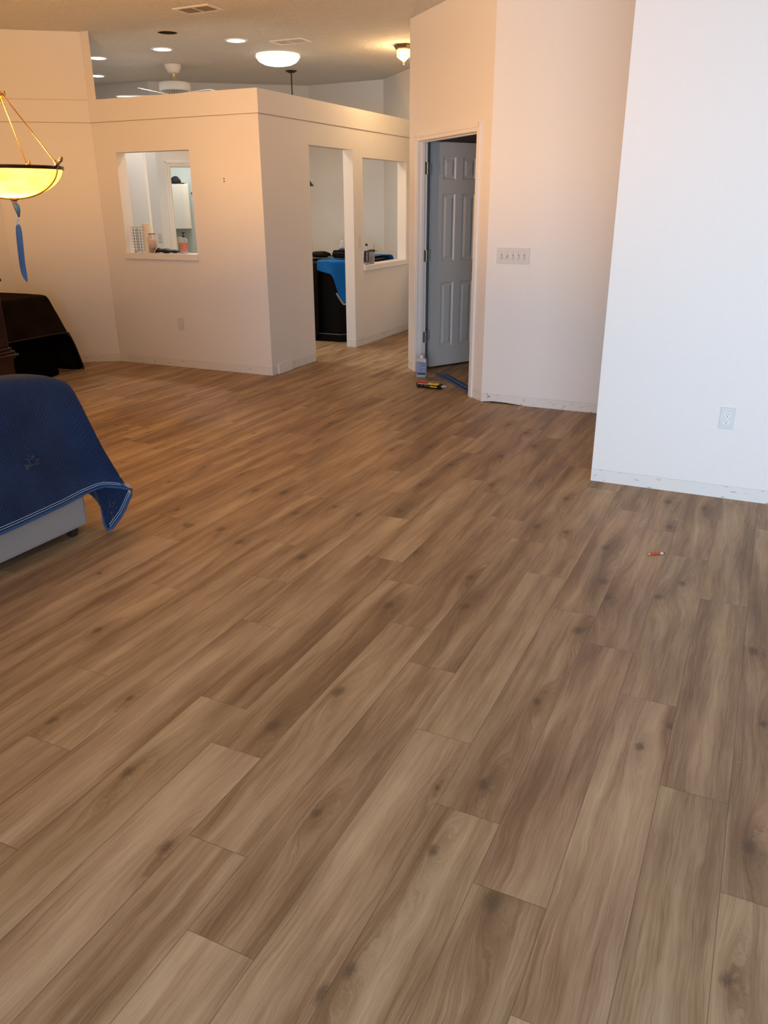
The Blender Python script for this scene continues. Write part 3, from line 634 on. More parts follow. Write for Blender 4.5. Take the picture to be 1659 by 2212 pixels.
# ------------------------------------------------------------------ cloth helper
def cloth(name, rows, m, parent=None, closed=False, thick=0.006, sub=2, wr=0.0, seed=0, ws=6.0):
    """rows: list of point rows (each the same length) -> smooth quilted cloth with uv in metres"""
    bm = bmesh.new(); uvl = bm.loops.layers.uv.new('cloth'); V = []; UVs = {}
    cu = [0.0]
    midr = rows[len(rows)//2]
    for a, b in zip(midr, midr[1:]): cu.append(cu[-1] + (Vector(b)-Vector(a)).length)
    for i, row in enumerate(rows):
        vr = []
        for j, p in enumerate(row):
            v = bm.verts.new(p); vr.append(v)
        V.append(vr)
    cv = [0.0]; jm = len(rows[0])//2
    for a, b in zip(rows, rows[1:]): cv.append(cv[-1] + (Vector(b[jm])-Vector(a[jm])).length)
    for i in range(len(rows)-1):
        for j in range(len(rows[0])-1):
            f = bm.faces.new((V[i][j], V[i][j+1], V[i+1][j+1], V[i+1][j]))
            for lp, (a, b) in zip(f.loops, ((i, j), (i, j+1), (i+1, j+1), (i+1, j))): lp[uvl].uv = (cu[b], cv[a])
    bmesh.ops.remove_doubles(bm, verts=bm.verts, dist=1e-5)
    bmesh.ops.recalc_face_normals(bm, faces=bm.faces)
    me = bpy.data.meshes.new(name); bm.to_mesh(me); bm.free()
    for p in me.polygons: p.use_smooth = True
    o = link(name, me, m, parent)
    if sub:
        md = o.modifiers.new('sub', 'SUBSURF'); md.levels = sub; md.render_levels = sub
    if wr > 0:
        tx = bpy.data.textures.new(name+'_wrinkle', 'CLOUDS'); tx.noise_scale = 1.0/ws; tx.noise_depth = 2
        md = o.modifiers.new('wrinkle', 'DISPLACE'); md.texture = tx; md.strength = wr; md.mid_level = 0.5; md.texture_coords = 'GLOBAL'
    md = o.modifiers.new('solid', 'SOLIDIFY'); md.thickness = thick; md.offset = 0
    return o
def lerp(a, b, t): return tuple(a[i] + (b[i]-a[i])*t for i in range(3))
def resample(pts, n):
    P = [Vector(p) for p in pts]; L_ = [0]
    for a, b in zip(P, P[1:]): L_.append(L_[-1] + (b-a).length)
    out = []
    for k in range(n):
        s = L_[-1]*k/(n-1); i = max(j for j in range(len(L_)-1) if L_[j] <= s+1e-9); t_ = (s-L_[i])/max(L_[i+1]-L_[i], 1e-9)
        out.append(tuple(P[i].lerp(P[i+1], min(t_, 1))))
    return out

# ------------------------------------------------------------------ sofa under the blue moving blanket
SF = thing('sofa', 'light grey fabric sofa, mostly under the blue blanket', 'sofa', (-3.45, 1.75, 0))
def loc_(o): o.matrix_parent_inverse = Matrix.Translation((-3.45, -1.75, 0)) if False else Matrix.Translation((3.45, -1.75, 0)); return o
M_sofa = mat('grey_upholstery', (0.31, 0.285, 0.27), 0.95, bump=0.35, bscale=420, var=0.05, vscale=40, sheen=0.3, spec=0.15)
bm = bmesh.new(); boxmm(bm, (-3.90, 0.45, 0.045), (-2.985, 2.752, 0.50)); loc_(bm_obj('base', bm, M_sofa, SF, bevel=0.028, segs=4))
bm = bmesh.new(); boxmm(bm, (-3.26, 0.45, 0.30), (-3.035, 2.735, 0.765)); loc_(bm_obj('backrest', bm, M_sofa, SF, bevel=0.05, segs=4))
bm = bmesh.new(); boxmm(bm, (-3.88, 2.50, 0.30), (-3.05, 2.745, 0.62)); loc_(bm_obj('armrest', bm, M_sofa, SF, bevel=0.05, segs=4))
bm = bmesh.new(); boxmm(bm, (-3.80, 0.70, 0.45), (-3.22, 2.48, 0.60)); loc_(bm_obj('seat_cushion', bm, M_sofa, SF, bevel=0.05, segs=4))
for x, y in ((-3.04, 2.68), (-3.82, 2.68), (-3.04, 0.55), (-3.82, 0.55)):
    bm = bmesh.new(); lathe(bm, [(0.026, 0), (0.032, 0.048)], 4, Matrix.Translation((x, y, 0)) @ Matrix.Rotation(PI/4, 4, 'Z')); loc_(bm_obj('leg', bm, mat('dark_stained_wood', (0.03, 0.018, 0.012), 0.4), SF))
M_blue = quilt_mat('navy_moving_blanket', (0.0115, 0.024, 0.068), (0.024, 0.052, 0.125), sx=11, sy=38, amp=1.1)
BT = tag(bpy.data.objects.new('moving_blanket', None), 'navy blue quilted moving blanket draped over the grey sofa', 'blanket'); C.objects.link(BT)
cols = [  # (top edge point, hem point, bulge)
    ((-3.03, 0.35, 0.83), (-2.93, 0.35, 0.22)), ((-3.02, 1.2, 0.84), (-2.935, 1.2, 0.21)), ((-3.02, 1.9, 0.85), (-2.935, 1.9, 0.212)), ((-3.015, 2.3, 0.845), (-2.935, 2.3, 0.216)),
    ((-3.012, 2.52, 0.83), (-2.942, 2.56, 0.222)), ((-3.008, 2.64, 0.815), (-2.940, 2.70, 0.235)), ((-3.0, 2.70, 0.80), (-2.915, 2.80, 0.246)), ((-2.998, 2.735, 0.79), (-2.868, 2.87, 0.225)),
    ((-2.998, 2.755, 0.787), (-2.818, 2.910, 0.205)), ((-3.005, 2.77, 0.786), (-2.875, 2.865, 0.070)), ((-3.02, 2.775, 0.786), (-2.905, 2.80, 0.004)), ((-3.05, 2.78, 0.786), (-2.935, 2.80, 0.012)), ((-3.10, 2.78, 0.786), (-2.975, 2.835, 0.16)), ((-3.25, 2.785, 0.785), (-3.20, 2.86, 0.20)), ((-3.55, 2.785, 0.66), (-3.55, 2.85, 0.22)), ((-3.88, 2.785, 0.64), (-3.88, 2.84, 0.24))]
rows = []
top = [c[0] for c in cols]; hem = [c[1] for c in cols]
inner = []
for (p, h) in cols:
    inner.append((min(p[0]-0.32, -3.32) if p[1] < 2.6 else p[0]-0.30, min(p[1], 2.45), 0.80 if p[1] < 2.4 else 0.77))
def shoulder(p): return (p[0]-0.05, min(p[1], 2.69) , p[2]+0.018)
rows.append([(min(x-0.20, -3.5), y, z-0.10) for x, y, z in inner])
rows.append(inner)
rows.append([lerp(a, shoulder(b), 0.55)[:2] + (lerp(a, shoulder(b), 0.55)[2] + 0.028,) for a, b in zip(inner, top)])
rows.append([shoulder(p) for p in top])
for k in range(0, 9):
    t_ = k/8
    rows.append([lerp(p, h, t_)[:2] + (lerp(p, h, t_**0.96)[2],) for p, h in cols])
bl = cloth('quilted_cloth', rows, M_blue, BT, wr=0.022, ws=3.2, thick=0.007)
# double row of pale stitching and the bound edge
bm = bmesh.new()
def hemline(t_, off):
    pts = []
    for p, h in cols[:11]:
        q = Vector(lerp(p, h, t_)); q += Vector((off, 0, 0)) if q.y < 2.8 else Vector((off*0.7, -off*0.7 if False else 0, 0)); pts.append(q)
    return resample(pts, 70)
BS = bpy.data.meshes.new
for t_ in (0.955, 0.972):
    tube(bm, [Vector(q) for q in hemline(t_, 0.009)], 0.0016, 5)
bm_obj('hem_stitching', bm, mat('pale_blue_thread', (0.36, 0.48, 0.66), 0.9), BT)
bm = bmesh.new(); tube(bm, [Vector(q)+Vector((0.002, 0, 0)) for q in resample([h for p, h in cols[:13]], 90)], 0.0075, 8); bm_obj('binding', bm, mat('blue_binding', (0.030, 0.075, 0.20), 0.9), BT, smooth=True)
rr = random.Random(5)
for k in range(26):    # loose threads at the worn spots
    if k in (0, 13): bm = bmesh.new()
    cx, cy, cz = (-2.955, 2.42, 0.485) if k < 13 else (-2.90, 2.84, 0.125)
    p = Vector((cx+0.012, cy+rr.uniform(-.035, .035), cz+rr.uniform(-.03, .03))); pts = [p]
    for i in range(4): p = p + Vector((rr.uniform(0, .004), rr.uniform(-.012, .012), rr.uniform(-.012, .012))); pts.append(p)
    tube(bm, pts, 0.0009, 4)
    if k in (12, 25): bm_obj('loose_threads', bm, mat('frayed_thread', (0.10, 0.12, 0.14), 0.9), BT)['kind'] = 'stuff'

# ------------------------------------------------------------------ dark blanket over the table by the diagonal wall
TB = thing('covered_table', 'dark table hidden under a blackish brown quilted blanket by the left wall', 'table', (-6.4, 4.85, 0))
def off(o, T): o.matrix_parent_inverse = Matrix.Translation(T).inverted(); return o
TBL = (-6.4, 4.85, 0)
M_dkw = mat('dark_wood', (0.022, 0.010, 0.007), 0.35, var=0.3, vscale=12)
bm = bmesh.new(); boxmm(bm, (-6.90, 4.62, 0.710), (-6.25, 5.62, 0.745)); off(bm_obj('tabletop', bm, M_dkw, TB, bevel=0.01), TBL)
for x in (-6.86, -6.30):
    for y in (4.68, 5.56):
        bm = bmesh.new(); lathe(bm, [(0.03, 0), (0.045, 0.710)], 4, Matrix.Translation((x, y, 0)) @ Matrix.Rotation(PI/4, 4, 'Z')); off(bm_obj('leg', bm, M_dkw, TB), TBL)
M_dark = quilt_mat('black_brown_moving_blanket', (0.0100, 0.0052, 0.0024), (0.026, 0.016, 0.009), sx=12, sy=40, amp=1.0, var=0.35)
DB = bpy.data.objects.new('moving_blanket', None); C.objects.link(DB); tag(DB, 'blackish brown quilted moving blanket draped over the table by the left wall', 'blanket')
cols = [((-6.23, 4.58, 0.765), (-6.13, 4.58, 0.425)), ((-6.23, 5.0, 0.765), (-6.13, 5.0, 0.42)), ((-6.23, 5.35, 0.765), (-6.135, 5.35, 0.42)), ((-6.23, 5.52, 0.765), (-6.145, 5.56, 0.42)), ((-6.235, 5.62, 0.762), (-6.15, 5.76, 0.41)),
        ((-6.245, 5.655, 0.76), (-6.19, 5.86, 0.26)), ((-6.26, 5.665, 0.76), (-6.225, 5.965, 0.02)), ((-6.30, 5.67, 0.76), (-6.29, 6.00, -0.004)), ((-6.42, 5.67, 0.76), (-6.42, 5.90, 0.004)), ((-6.65, 5.67, 0.76), (-6.66, 5.76, 0.03)), ((-6.86, 5.67, 0.76), (-6.88, 5.72, 0.10))]
rows = [[(-6.86, min(c[0][1], 5.58), 0.770) for c in cols], [(lerp((-6.86, 0, 0), c[0], .5)[0], min(c[0][1], 5.60), 0.772) for c in cols], [(c[0][0]-0.04, min(c[0][1], 5.64), 0.770) for c in cols]]
for k in range(8): rows.append([lerp(p, h, k/7) for p, h in cols])
cloth('quilted_cloth', rows, M_dark, DB, wr=0.010, ws=4, thick=0.007)
bm = bmesh.new(); tube(bm, resample([Vector(h) + Vector((0.004, 0, 0)) for p, h in cols[:8]], 50), 0.006, 6); bm_obj('binding', bm, mat('brown_binding', (0.022, 0.015, 0.009), 0.9), DB, smooth=True)
# the second dark cloth hanging behind it to the floor
UB = bpy.data.objects.new('furniture_cover', None); C.objects.link(UB); tag(UB, 'plain black cloth hanging to the floor below the dark quilted blanket hem', 'cover')
cols2 = [((-6.235, 4.60, 0.70), (-6.21, 4.6, 0.012)), ((-6.235, 5.0, 0.70), (-6.205, 5.0, 0.012)), ((-6.235, 5.3, 0.70), (-6.21, 5.3, 0.012)), ((-6.235, 5.50, 0.70), (-6.215, 5.50, 0.012)), ((-6.238, 5.62, 0.70), (-6.24, 5.64, 0.012)), ((-6.26, 5.635, 0.70), (-6.28, 5.70, 0.012)), ((-6.40, 5.635, 0.70), (-6.42, 5.69, 0.012)), ((-6.7, 5.635, 0.70), (-6.7, 5.66, 0.012))]
rows = []
for k in range(8): rows.append([tuple(Vector(lerp(p, h, k/7)) + Vector((0.010*math.sin(i*2.3+k*0.3), 0, 0))) for i, (p, h) in enumerate(cols2)])
cloth('black_cloth', rows, mat('black_cloth', (0.002, 0.0012, 0.0008), 0.95, spec=0.03), UB, wr=0.012, ws=5)

# dark red wood cabinet at the left picture edge
CB = (-5.52, 4.30, 0)
t = thing('wooden_cabinet', 'dark red wood cabinet with stepped moulding at the left picture edge', 'cabinet', CB)
def M_mahog():
    M = bpy.data.materials.new('mahogany'); M.use_nodes = True; N = M.node_tree.nodes; L = M.node_tree.links; b = N['Principled BSDF']
    tc = N.new('ShaderNodeTexCoord'); mp = N.new('ShaderNodeMapping'); mp.inputs['Scale'].default_value = (14, 14, 2.5); L.new(tc.outputs['Object'], mp.inputs[0])
    n = N.new('ShaderNodeTexNoise'); n.inputs['Scale'].default_value = 3; n.inputs['Detail'].default_value = 5; L.new(mp.outputs[0], n.inputs['Vector'])
    r = N.new('ShaderNodeValToRGB'); L.new(n.outputs[0], r.inputs[0]); r.color_ramp.elements[0].color = (0.010, 0.002, 0.0015, 1); r.color_ramp.elements[1].color = (0.034, 0.008, 0.005, 1)
    L.new(r.outputs[0], b.inputs['Base Color']); b.inputs['Roughness'].default_value = 0.25; b.inputs['Coat Weight'].default_value = 0.4
    return M
MH = M_mahog()
# its right front corner sits at x = 0 (local), body runs to the left
def cb(name, bm, bev=0.004): return bm_obj(name, bm, MH, t, bevel=bev)
bm = bmesh.new(); boxmm(bm, (-0.44, -0.60, 0), (0.105, 0.17, 0.430)); cb('plinth', bm)
bm = bmesh.new(); boxmm(bm, (-0.46, -0.62, 0.430), (0.120, 0.185, 0.448)); boxmm(bm, (-0.47, -0.63, 0.448), (0.140, 0.205, 0.466)); boxmm(bm, (-0.44, -0.60, 0.466), (0.118, 0.19, 0.490)); boxmm(bm, (-0.42, -0.58, 0.490), (0.102, 0.175, 0.515)); cb('moulding', bm, 0.006)
bm = bmesh.new(); boxmm(bm, (-0.41, -0.56, 0.515), (0.088, 0.162, 1.02)); cb('body', bm)
bm = bmesh.new(); boxmm(bm, (-0.44, -0.60, 1.02), (0.11, 0.185, 1.045)); cb('top', bm, 0.008)

# ------------------------------------------------------------------ chandelier
CHX, CHY = -3.765, 3.292
t = thing('bowl_chandelier', 'brass chandelier with glowing amber glass bowl hung on thin rods', 'chandelier', (CHX, CHY, CEIL))
ZR = 1.758 - CEIL; RR = 0.264
M_brass = mat('antique_brass', (0.42, 0.25, 0.09), 0.28, metal=1.0, var=0.15, vscale=30)
M_rim = mat('dark_bronze_band', (0.06, 0.028, 0.015), 0.3, metal=0.8)
def bowl_mat():
    M = bpy.data.materials.new('alabaster_glass'); M.use_nodes = True; N = M.node_tree.nodes; L = M.node_tree.links
    N.remove(N['Principled BSDF']); out = N['Material Output']
    tc = N.new('ShaderNodeTexCoord'); mp = N.new('ShaderNodeMapping'); mp.inputs['Scale'].default_value = (3, 3, 8); mp.inputs['Rotation'].default_value = (0.3, 0.5, 0.2); L.new(tc.outputs['Object'], mp.inputs[0])
    n = N.new('ShaderNodeTexNoise'); n.inputs['Scale'].default_value = 1.6; n.inputs['Detail'].default_value = 5; n.inputs['Distortion'].default_value = 1.6; L.new(mp.outputs[0], n.inputs['Vector'])
    r = N.new('ShaderNodeValToRGB'); L.new(n.outputs[0], r.inputs[0]); r.color_ramp.elements[0].position = 0.35; r.color_ramp.elements[0].color = (0.90, 0.40, 0.07, 1); r.color_ramp.elements[1].position = 0.62; r.color_ramp.elements[1].color = (1.0, 0.80, 0.26, 1)
    tr = N.new('ShaderNodeBsdfTranslucent'); tr.inputs[0].default_value = (0.045, 0.032, 0.012, 1)
    gl = N.new('ShaderNodeBsdfPrincipled'); gl.inputs['Base Color'].default_value = (0.05, 0.03, 0.012, 1); gl.inputs['Roughness'].default_value = 0.2
    mx = N.new('ShaderNodeMixShader'); mx.inputs[0].default_value = 0.25; L.new(tr.outputs[0], mx.inputs[1]); L.new(gl.outputs[0], mx.inputs[2])
    em = N.new('ShaderNodeEmission'); L.new(r.outputs[0], em.inputs[0]); em.inputs[1].default_value = 0.62
    ad = N.new('ShaderNodeAddShader'); L.new(mx.outputs[0], ad.inputs[0]); L.new(em.outputs[0], ad.inputs[1]); L.new(ad.outputs[0], out.inputs[0])
    return M
bm = bmesh.new(); pr = []
for i in range(13):
    a = i/12; r_ = RR*math.sin(a*PI/2*0.93)/math.sin(PI/2*0.93); z = ZR - 0.150 + 0.142*(1-math.cos(a*PI/2*0.93))/(1-math.cos(PI/2*0.93))
    pr.append((max(r_, 0.004), z))
lathe(bm, pr, 56, cap=False); bm_obj('glass_bowl', bm, bowl_mat(), t, smooth=True)
bm = bmesh.new(); lathe(bm, [(RR-0.006, ZR-0.010), (RR+0.006, ZR-0.012), (RR+0.010, ZR+0.002), (RR+0.006, ZR+0.006), (RR-0.004, ZR+0.006), (RR-0.006, ZR-0.010)], 56, cap=False); bm_obj('rim_band', bm, M_rim, t, smooth=True, angle=40)
base = math.atan2(0.4287, 0.9034)      # picture-right direction
angs = [base - math.radians(8), base + math.radians(93), base + math.radians(217)]
for a in angs:
    c_, s_ = math.cos(a), math.sin(a)
    bm = bmesh.new()
    tube(bm, [(0.030*c_, 0.030*s_, ZR+0.345), ((RR+0.004)*c_, (RR+0.004)*s_, ZR+0.020)], 0.0032, 8)
    bm_obj('suspension_rod', bm, mat('polished_brass', (0.36, 0.21, 0.07), 0.22, metal=1.0), t)
    bm = bmesh.new()
    pts = [((r_+0.006)*c_, (r_+0.006)*s_, z-0.004) for r_, z in pr]; pts += [((RR+0.022)*c_, (RR+0.022)*s_, ZR+0.018), ((RR+0.034)*c_, (RR+0.034)*s_, ZR+0.034)]
    tube(bm, pts, 0.0042, 8)
    for (dr, dz, rr_) in ((0.008, 0.016, 0.012), (0.000, 0.028, 0.008), (0.022, 0.022, 0.008), (0.032, 0.033, 0.011), (0.038, 0.043, 0.009)):
        r = bmesh.ops.create_icosphere(bm, subdivisions=2, radius=rr_); bmesh.ops.translate(bm, verts=r['verts'], vec=((RR+dr)*c_, (RR+dr)*s_, ZR+dz))
    bm_obj('arm_strap', bm, M_brass, t, smooth=True)
bm = bmesh.new()
lathe(bm, [(0.001, ZR+0.30), (0.012, ZR+0.31), (0.010, ZR+0.325), (0.026, ZR+0.335), (0.030, ZR+0.350), (0.014, ZR+0.365), (0.010, ZR+0.39), (0.022, ZR+0.41), (0.024, ZR+0.425), (0.010, ZR+0.44), (0.007, ZR+0.46)], 20)
for a in angs:
    c_, s_ = math.cos(a), math.sin(a)
    tube(bm, [(0.02*c_, 0.02*s_, ZR+0.350), (0.034*c_, 0.034*s_, ZR+0.335), (0.042*c_, 0.042*s_, ZR+0.345), (0.040*c_, 0.040*s_, ZR+0.360)], 0.0035, 6)
bm_obj('hub', bm, M_brass, t, smooth=True, angle=40)
bm = bmesh.new(); tube(bm, [(0, 0, ZR+0.45), (0, 0, -0.02)], 0.006, 8); lathe(bm, [(0.001, -0.045), (0.03, -0.038), (0.062, -0.01), (0.064, 0)], 28); bm_obj('stem', bm, M_brass, t, smooth=True, angle=40)
bm = bmesh.new(); lathe(bm, [(0.004, ZR-0.145), (0.016, ZR-0.146), (0.020, ZR-0.158), (0.011, ZR-0.164), (0.013, ZR-0.185), (0.004, ZR-0.195)], 20); bm_obj('finial', bm, mat('bowl_finial', (0.10, 0.04, 0.02), 0.4, metal=0.6), t, smooth=True, angle=40)
for k in range(3):
    a = base + math.radians(60 + 120*k)
    bm = bmesh.new(); r = bmesh.ops.create_uvsphere(bm, u_segments=16, v_segments=12, radius=0.022); bmesh.ops.translate(bm, verts=bm.verts, vec=(0.055*math.cos(a), 0.055*math.sin(a), ZR-0.055)); bm_obj('bulb', bm, mat('lit_warm_bulb', (1, .9, .7), 0.4, emit=(1.0, 0.70, 0.34), estr=18), t, smooth=True)
point('chandelier_lamp', (CHX, CHY, 1.758 + 0.045), 190, (1.0, 0.46, 0.08), 0.05)
point('chandelier_bulbs', (CHX+0.03, CHY-0.03, 1.758 - 0.090), 30, (1.0, 0.80, 0.45), 0.02)

# blue painter's tape tassel hanging from the finial
t = thing('tape_streamer', 'long strip of blue tape tied below the glowing bowl chandelier', 'tape', (CHX, CHY, 1.585))
M_tape = mat('painters_tape', (0.030, 0.100, 0.290), 0.55, bump=0.2, bscale=90); M_tape2 = mat('tape_back', (0.42, 0.48, 0.58), 0.5)
Rr = Vector((0.9034, 0.4287, 0))
def strip(name, pts, ws, m, tw=None, th=0.0012):
    bm = bmesh.new(); A = []; B = []
    for i, (p, w_) in enumerate(zip(pts, ws)):
        a = base + (tw[i] if tw else 0); d_ = Vector((math.cos(a), math.sin(a), 0))*w_/2
        A.append(bm.verts.new(Vector(p)-d_)); B.append(bm.verts.new(Vector(p)+d_))
    for i in range(len(pts)-1): bm.faces.new((A[i], B[i], B[i+1], A[i+1]))
    me = bpy.data.meshes.new(name); bm.to_mesh(me); bm.free()
    for p in me.polygons: p.use_smooth = True
    o = link(name, me, m, t); md = o.modifiers.new('s', 'SUBSURF'); md.levels = 2; md.render_levels = 2; md = o.modifiers.new('t', 'SOLIDIFY'); md.thickness = th; return o
def RP(x, z): return tuple(Rr*x + Vector((0, 0, z)))
strip('knot', [RP(-.012, .02), RP(.002, -.005), RP(.004, -.03), RP(.004, -.055), RP(.003, -.075)], [.020, .034, .030, .026, .012], M_tape, [0, .3, 1.0, 1.6, 2.2], 0.010)
strip('knot_tail', [RP(.003, -.075), RP(.001, -.095), RP(-.002, -.115)], [.010, .022, .026], M_tape2, [2.2, 1.0, .3])
strip('streamer', [RP(-.002, -.105), RP(-.005, -.16), RP(-.010, -.23), RP(-.014, -.30), RP(-.015, -.345), RP(-.012, -.385), RP(-.004, -.415)], [.026, .034, .034, .034, .032, .026, .006], M_tape, [.2, .1, 0, -.1, 0, .4, .6])

# ------------------------------------------------------------------ wall plates
M_plate = mat('plate_plastic', (0.66, 0.655, 0.64), 0.35); M_plate_b = mat('toggle_plastic', (0.78, 0.77, 0.75), 0.3); M_slot = mat('plate_slot', (0.02, 0.02, 0.02), 0.7); M_ink = mat('printed_ink', (0.10, 0.10, 0.10), 0.6)
def plate(bm, w_, h_, th=0.006):
    v = box(bm, (0, -th/2, 0), (w_, th, h_))
def outlet(loc, rz, label, big=True):
    t = thing('wall_outlet', label, 'outlet', loc, rz, 'wall outlets')
    bm = bmesh.new(); plate(bm, 0.075, 0.120); bm_obj('cover_plate', bm, M_plate, t, bevel=0.002)
    for dz in (0.0205, -0.0205):
        bm = bmesh.new(); n = 28; pts = []
        for i in range(n):
            a = 2*PI*i/n; x = 0.0178*math.cos(a); z = 0.0178*math.sin(a); z = max(-0.0138, min(0.0138, z)); pts.append((x, z))
        f = [bm.verts.new((x, -0.0085, z+dz)) for x, z in pts]; b = [bm.verts.new((x*1.03, -0.0055, z*1.03+dz)) for x, z in pts]
        bm.faces.new(f)
        for i in range(n): bm.faces.new((f[i], f[(i+1) % n], b[(i+1) % n], b[i]))
        r = bm_obj('receptacle', bm, M_plate_b, t)
        bm = bmesh.new()
        for sx, hh in ((-0.0063, 0.0085), (0.0063, 0.0068)): boxmm(bm, (sx-0.0012, -0.0089, dz+0.0035-hh/2), (sx+0.0012, -0.0083, dz+0.0035+hh/2))
        lathe(bm, [(0.0025, -0.0002), (0.0025, 0.0004)], 12, Matrix.Translation((0, -0.0086, dz-0.0075)) @ Matrix.Rotation(PI/2, 4, 'X'))
        bm_obj('slots', bm, M_slot, r)
    bm = bmesh.new(); lathe(bm, [(0.003, 0), (0.0028, 0.0012)], 12, Matrix.Translation((0, -0.006, 0)) @ Matrix.Rotation(PI/2, 4, 'X')); bm_obj('screw', bm, M_ni, t)
    return t
outlet((-0.1215, 4.636, 0.4615), 0, 'white duplex wall outlet low on the bright right wall')
outlet((-5.366, 6.5, 0.441), 0, 'small white duplex wall outlet low on the kitchen wall below the opening')
def switch(loc, rz, n, label, labels=False, sc=1.0):
    t = thing('light_switch', label, 'light switch', loc, rz, 'light switches')
    pitch = 0.0460; w_ = 0.070 + pitch*(n-1)
    if n > 1: w_ = 0.264
    bm = bmesh.new(); plate(bm, w_, 0.120); bm_obj('cover_plate', bm, M_plate, t, bevel=0.002)
    for i in range(n):
        x = (i-(n-1)/2)*pitch
        bm = bmesh.new(); boxmm(bm, (x-0.0052, -0.0066, -0.012), (x+0.0052, -0.006, 0.012)); bz = bm_obj('toggle_slot', bm, mat('slot_grey', (0.22, 0.22, 0.21), 0.6), t)
        bm = bmesh.new(); up = (i != 1); v = box(bm, (0, 0, 0), (0.0075, 0.016, 0.0095)); bmesh.ops.transform(bm, matrix=Matrix.Translation((x, -0.010, -0.003 if up else 0.003)) @ Matrix.Rotation(math.radians(28 if up else -28), 4, 'X'), verts=v)
        bm_obj('toggle', bm, M_plate_b, t, bevel=0.001)
        for z in (0.030, -0.030):
            bm = bmesh.new(); lathe(bm, [(0.0029, 0), (0.0026, 0.001)], 12, Matrix.Translation((x, -0.006, z)) @ Matrix.Rotation(PI/2, 4, 'X')); bm_obj('screw', bm, mat('plate_screw', (0.30, 0.30, 0.29), 0.4), t)
        if labels:
            bm = bmesh.new(); ww = (0.038, 0.040, 0.027, 0.022, 0.024)[i]; k = int(ww/0.0034)
            for q in range(k): boxmm(bm, (x-ww/2+q*ww/k, -0.0064, -0.0205), (x-ww/2+(q+0.72)*ww/k, -0.006, -0.0185))
            bm_obj('printed_label', bm, M_ink, t)['kind'] = 'stuff'
    return t
switch((-1.875, 6.300, 1.181), 0, 5, 'wide white wall plate with five toggle switches right of the closet door', True)
switch((-4.30, 8.405, 1.166), PI/2, 1, 'single light switch between the kitchen doorway and the pass-through opening')
switch((-7.915, 9.32, 1.130), 0, 1, 'single light switch seen through the left kitchen opening')
# two dark screw holes in the kitchen wall
for dz in (0.0, -0.022):
    bm = bmesh.new(); lathe(bm, [(0.006, 0), (0.006, 0.0015), (0.003, 0.002)], 12, Matrix.Translation((-4.709, 6.5, 1.785+dz)) @ Matrix.Rotation(PI/2, 4, 'X'))
    o = bm_obj('wall_anchor', bm, M_slot); tag(o, 'upper dark screw anchor in the kitchen wall right of the opening' if dz == 0 else 'lower dark screw anchor in the kitchen wall right of the opening', 'wall anchor', 'screw anchors in the kitchen wall')
# a leftover piece of baseboard at the outside corner
bm = bmesh.new(); boxmm(bm, (-4.299, 6.600, 0.0), (-4.287, 6.850, 0.092)); boxmm(bm, (-4.287, 6.600, 0.0), (-4.284, 6.850, 0.064)); boxmm(bm, (-4.287, 6.600, 0.074), (-4.285, 6.850, 0.080))
struct(bm_obj('baseboard_1', bm, M_wallp))

# ------------------------------------------------------------------ things on the floor by the door
# jug
t = thing('plastic_jug', 'translucent plastic jug with blue label and white cap by the closet door', 'jug', (-2.945, 7.035, 0), math.radians(12))
M_jug = mat('milky_plastic', (0.62, 0.63, 0.64), 0.3, trans=0.25)
bm = bmesh.new(); prof = [(0.046, 0.026, 0.0), (0.050, 0.030, 0.006), (0.050, 0.030, 0.165), (0.046, 0.027, 0.176), (0.030, 0.020, 0.184), (0.014, 0.014, 0.188), (0.013, 0.013, 0.192)]
rings = []
for (a, b, z) in prof:
    ring = []
    for i in range(32):
        an = 2*PI*i/32; c_, s_ = math.cos(an), math.sin(an); ring.append(bm.verts.new((a*math.copysign(abs(c_)**0.35, c_), b*math.copysign(abs(s_)**0.35, s_), z)))
    rings.append(ring)
for A, B in zip(rings, rings[1:]):
    for i in range(32): bm.faces.new((A[i], A[(i+1) % 32], B[(i+1) % 32], B[i]))
bm.faces.new(rings[0][::-1]); bm.faces.new(rings[-1]); bm_obj('body', bm, M_jug, t, smooth=True, angle=50)
bm = bmesh.new(); lathe(bm, [(0.016, 0.186), (0.0165, 0.190), (0.0165, 0.206), (0.014, 0.208)], 24); bm_obj('cap', bm, mat('white_cap', (0.82, 0.82, 0.84), 0.35), t, smooth=True, angle=40)
lb = bm_obj('label', (lambda b: (boxmm(b, (-0.039, -0.0320, 0.026), (0.043, -0.0302, 0.150)), b)[1])(bmesh.new()), mat('blue_label', (0.17, 0.22, 0.40), 0.4, var=0.25, vscale=60), t)
bm = bmesh.new(); boxmm(bm, (-0.039, -0.0328, 0.030), (0.043, -0.0320, 0.046)); bm_obj('navy_stripe', bm, mat('navy_print', (0.010, 0.022, 0.13), 0.4), lb)
bm = bmesh.new()
for (x0, x1, z, h_) in ((-0.004, 0.042, 0.095, 0.004), (0.006, 0.042, 0.068, 0.004), (-0.010, 0.042, 0.051, 0.004), (-0.033, -0.022, 0.036, 0.004), (-0.0385, -0.034, 0.052, 0.09)): boxmm(bm, (x0, -0.0328, z), (x1, -0.0320, z+h_))
for k in range(9): boxmm(bm, (-0.030, -0.0326, 0.056+k*0.010), (-0.008+0.003*(k % 3), -0.0320, 0.0585+k*0.010))
bm_obj('label_print', bm, mat('pale_print', (0.40, 0.46, 0.66), 0.5), lb)['kind'] = 'stuff'
bm = bmesh.new(); boxmm(bm, (-0.0512, -0.024, 0.026), (-0.0500, 0.024, 0.150)); bm_obj('side_label', bm, mat('dark_side_label', (0.03, 0.02, 0.04), 0.5), t)

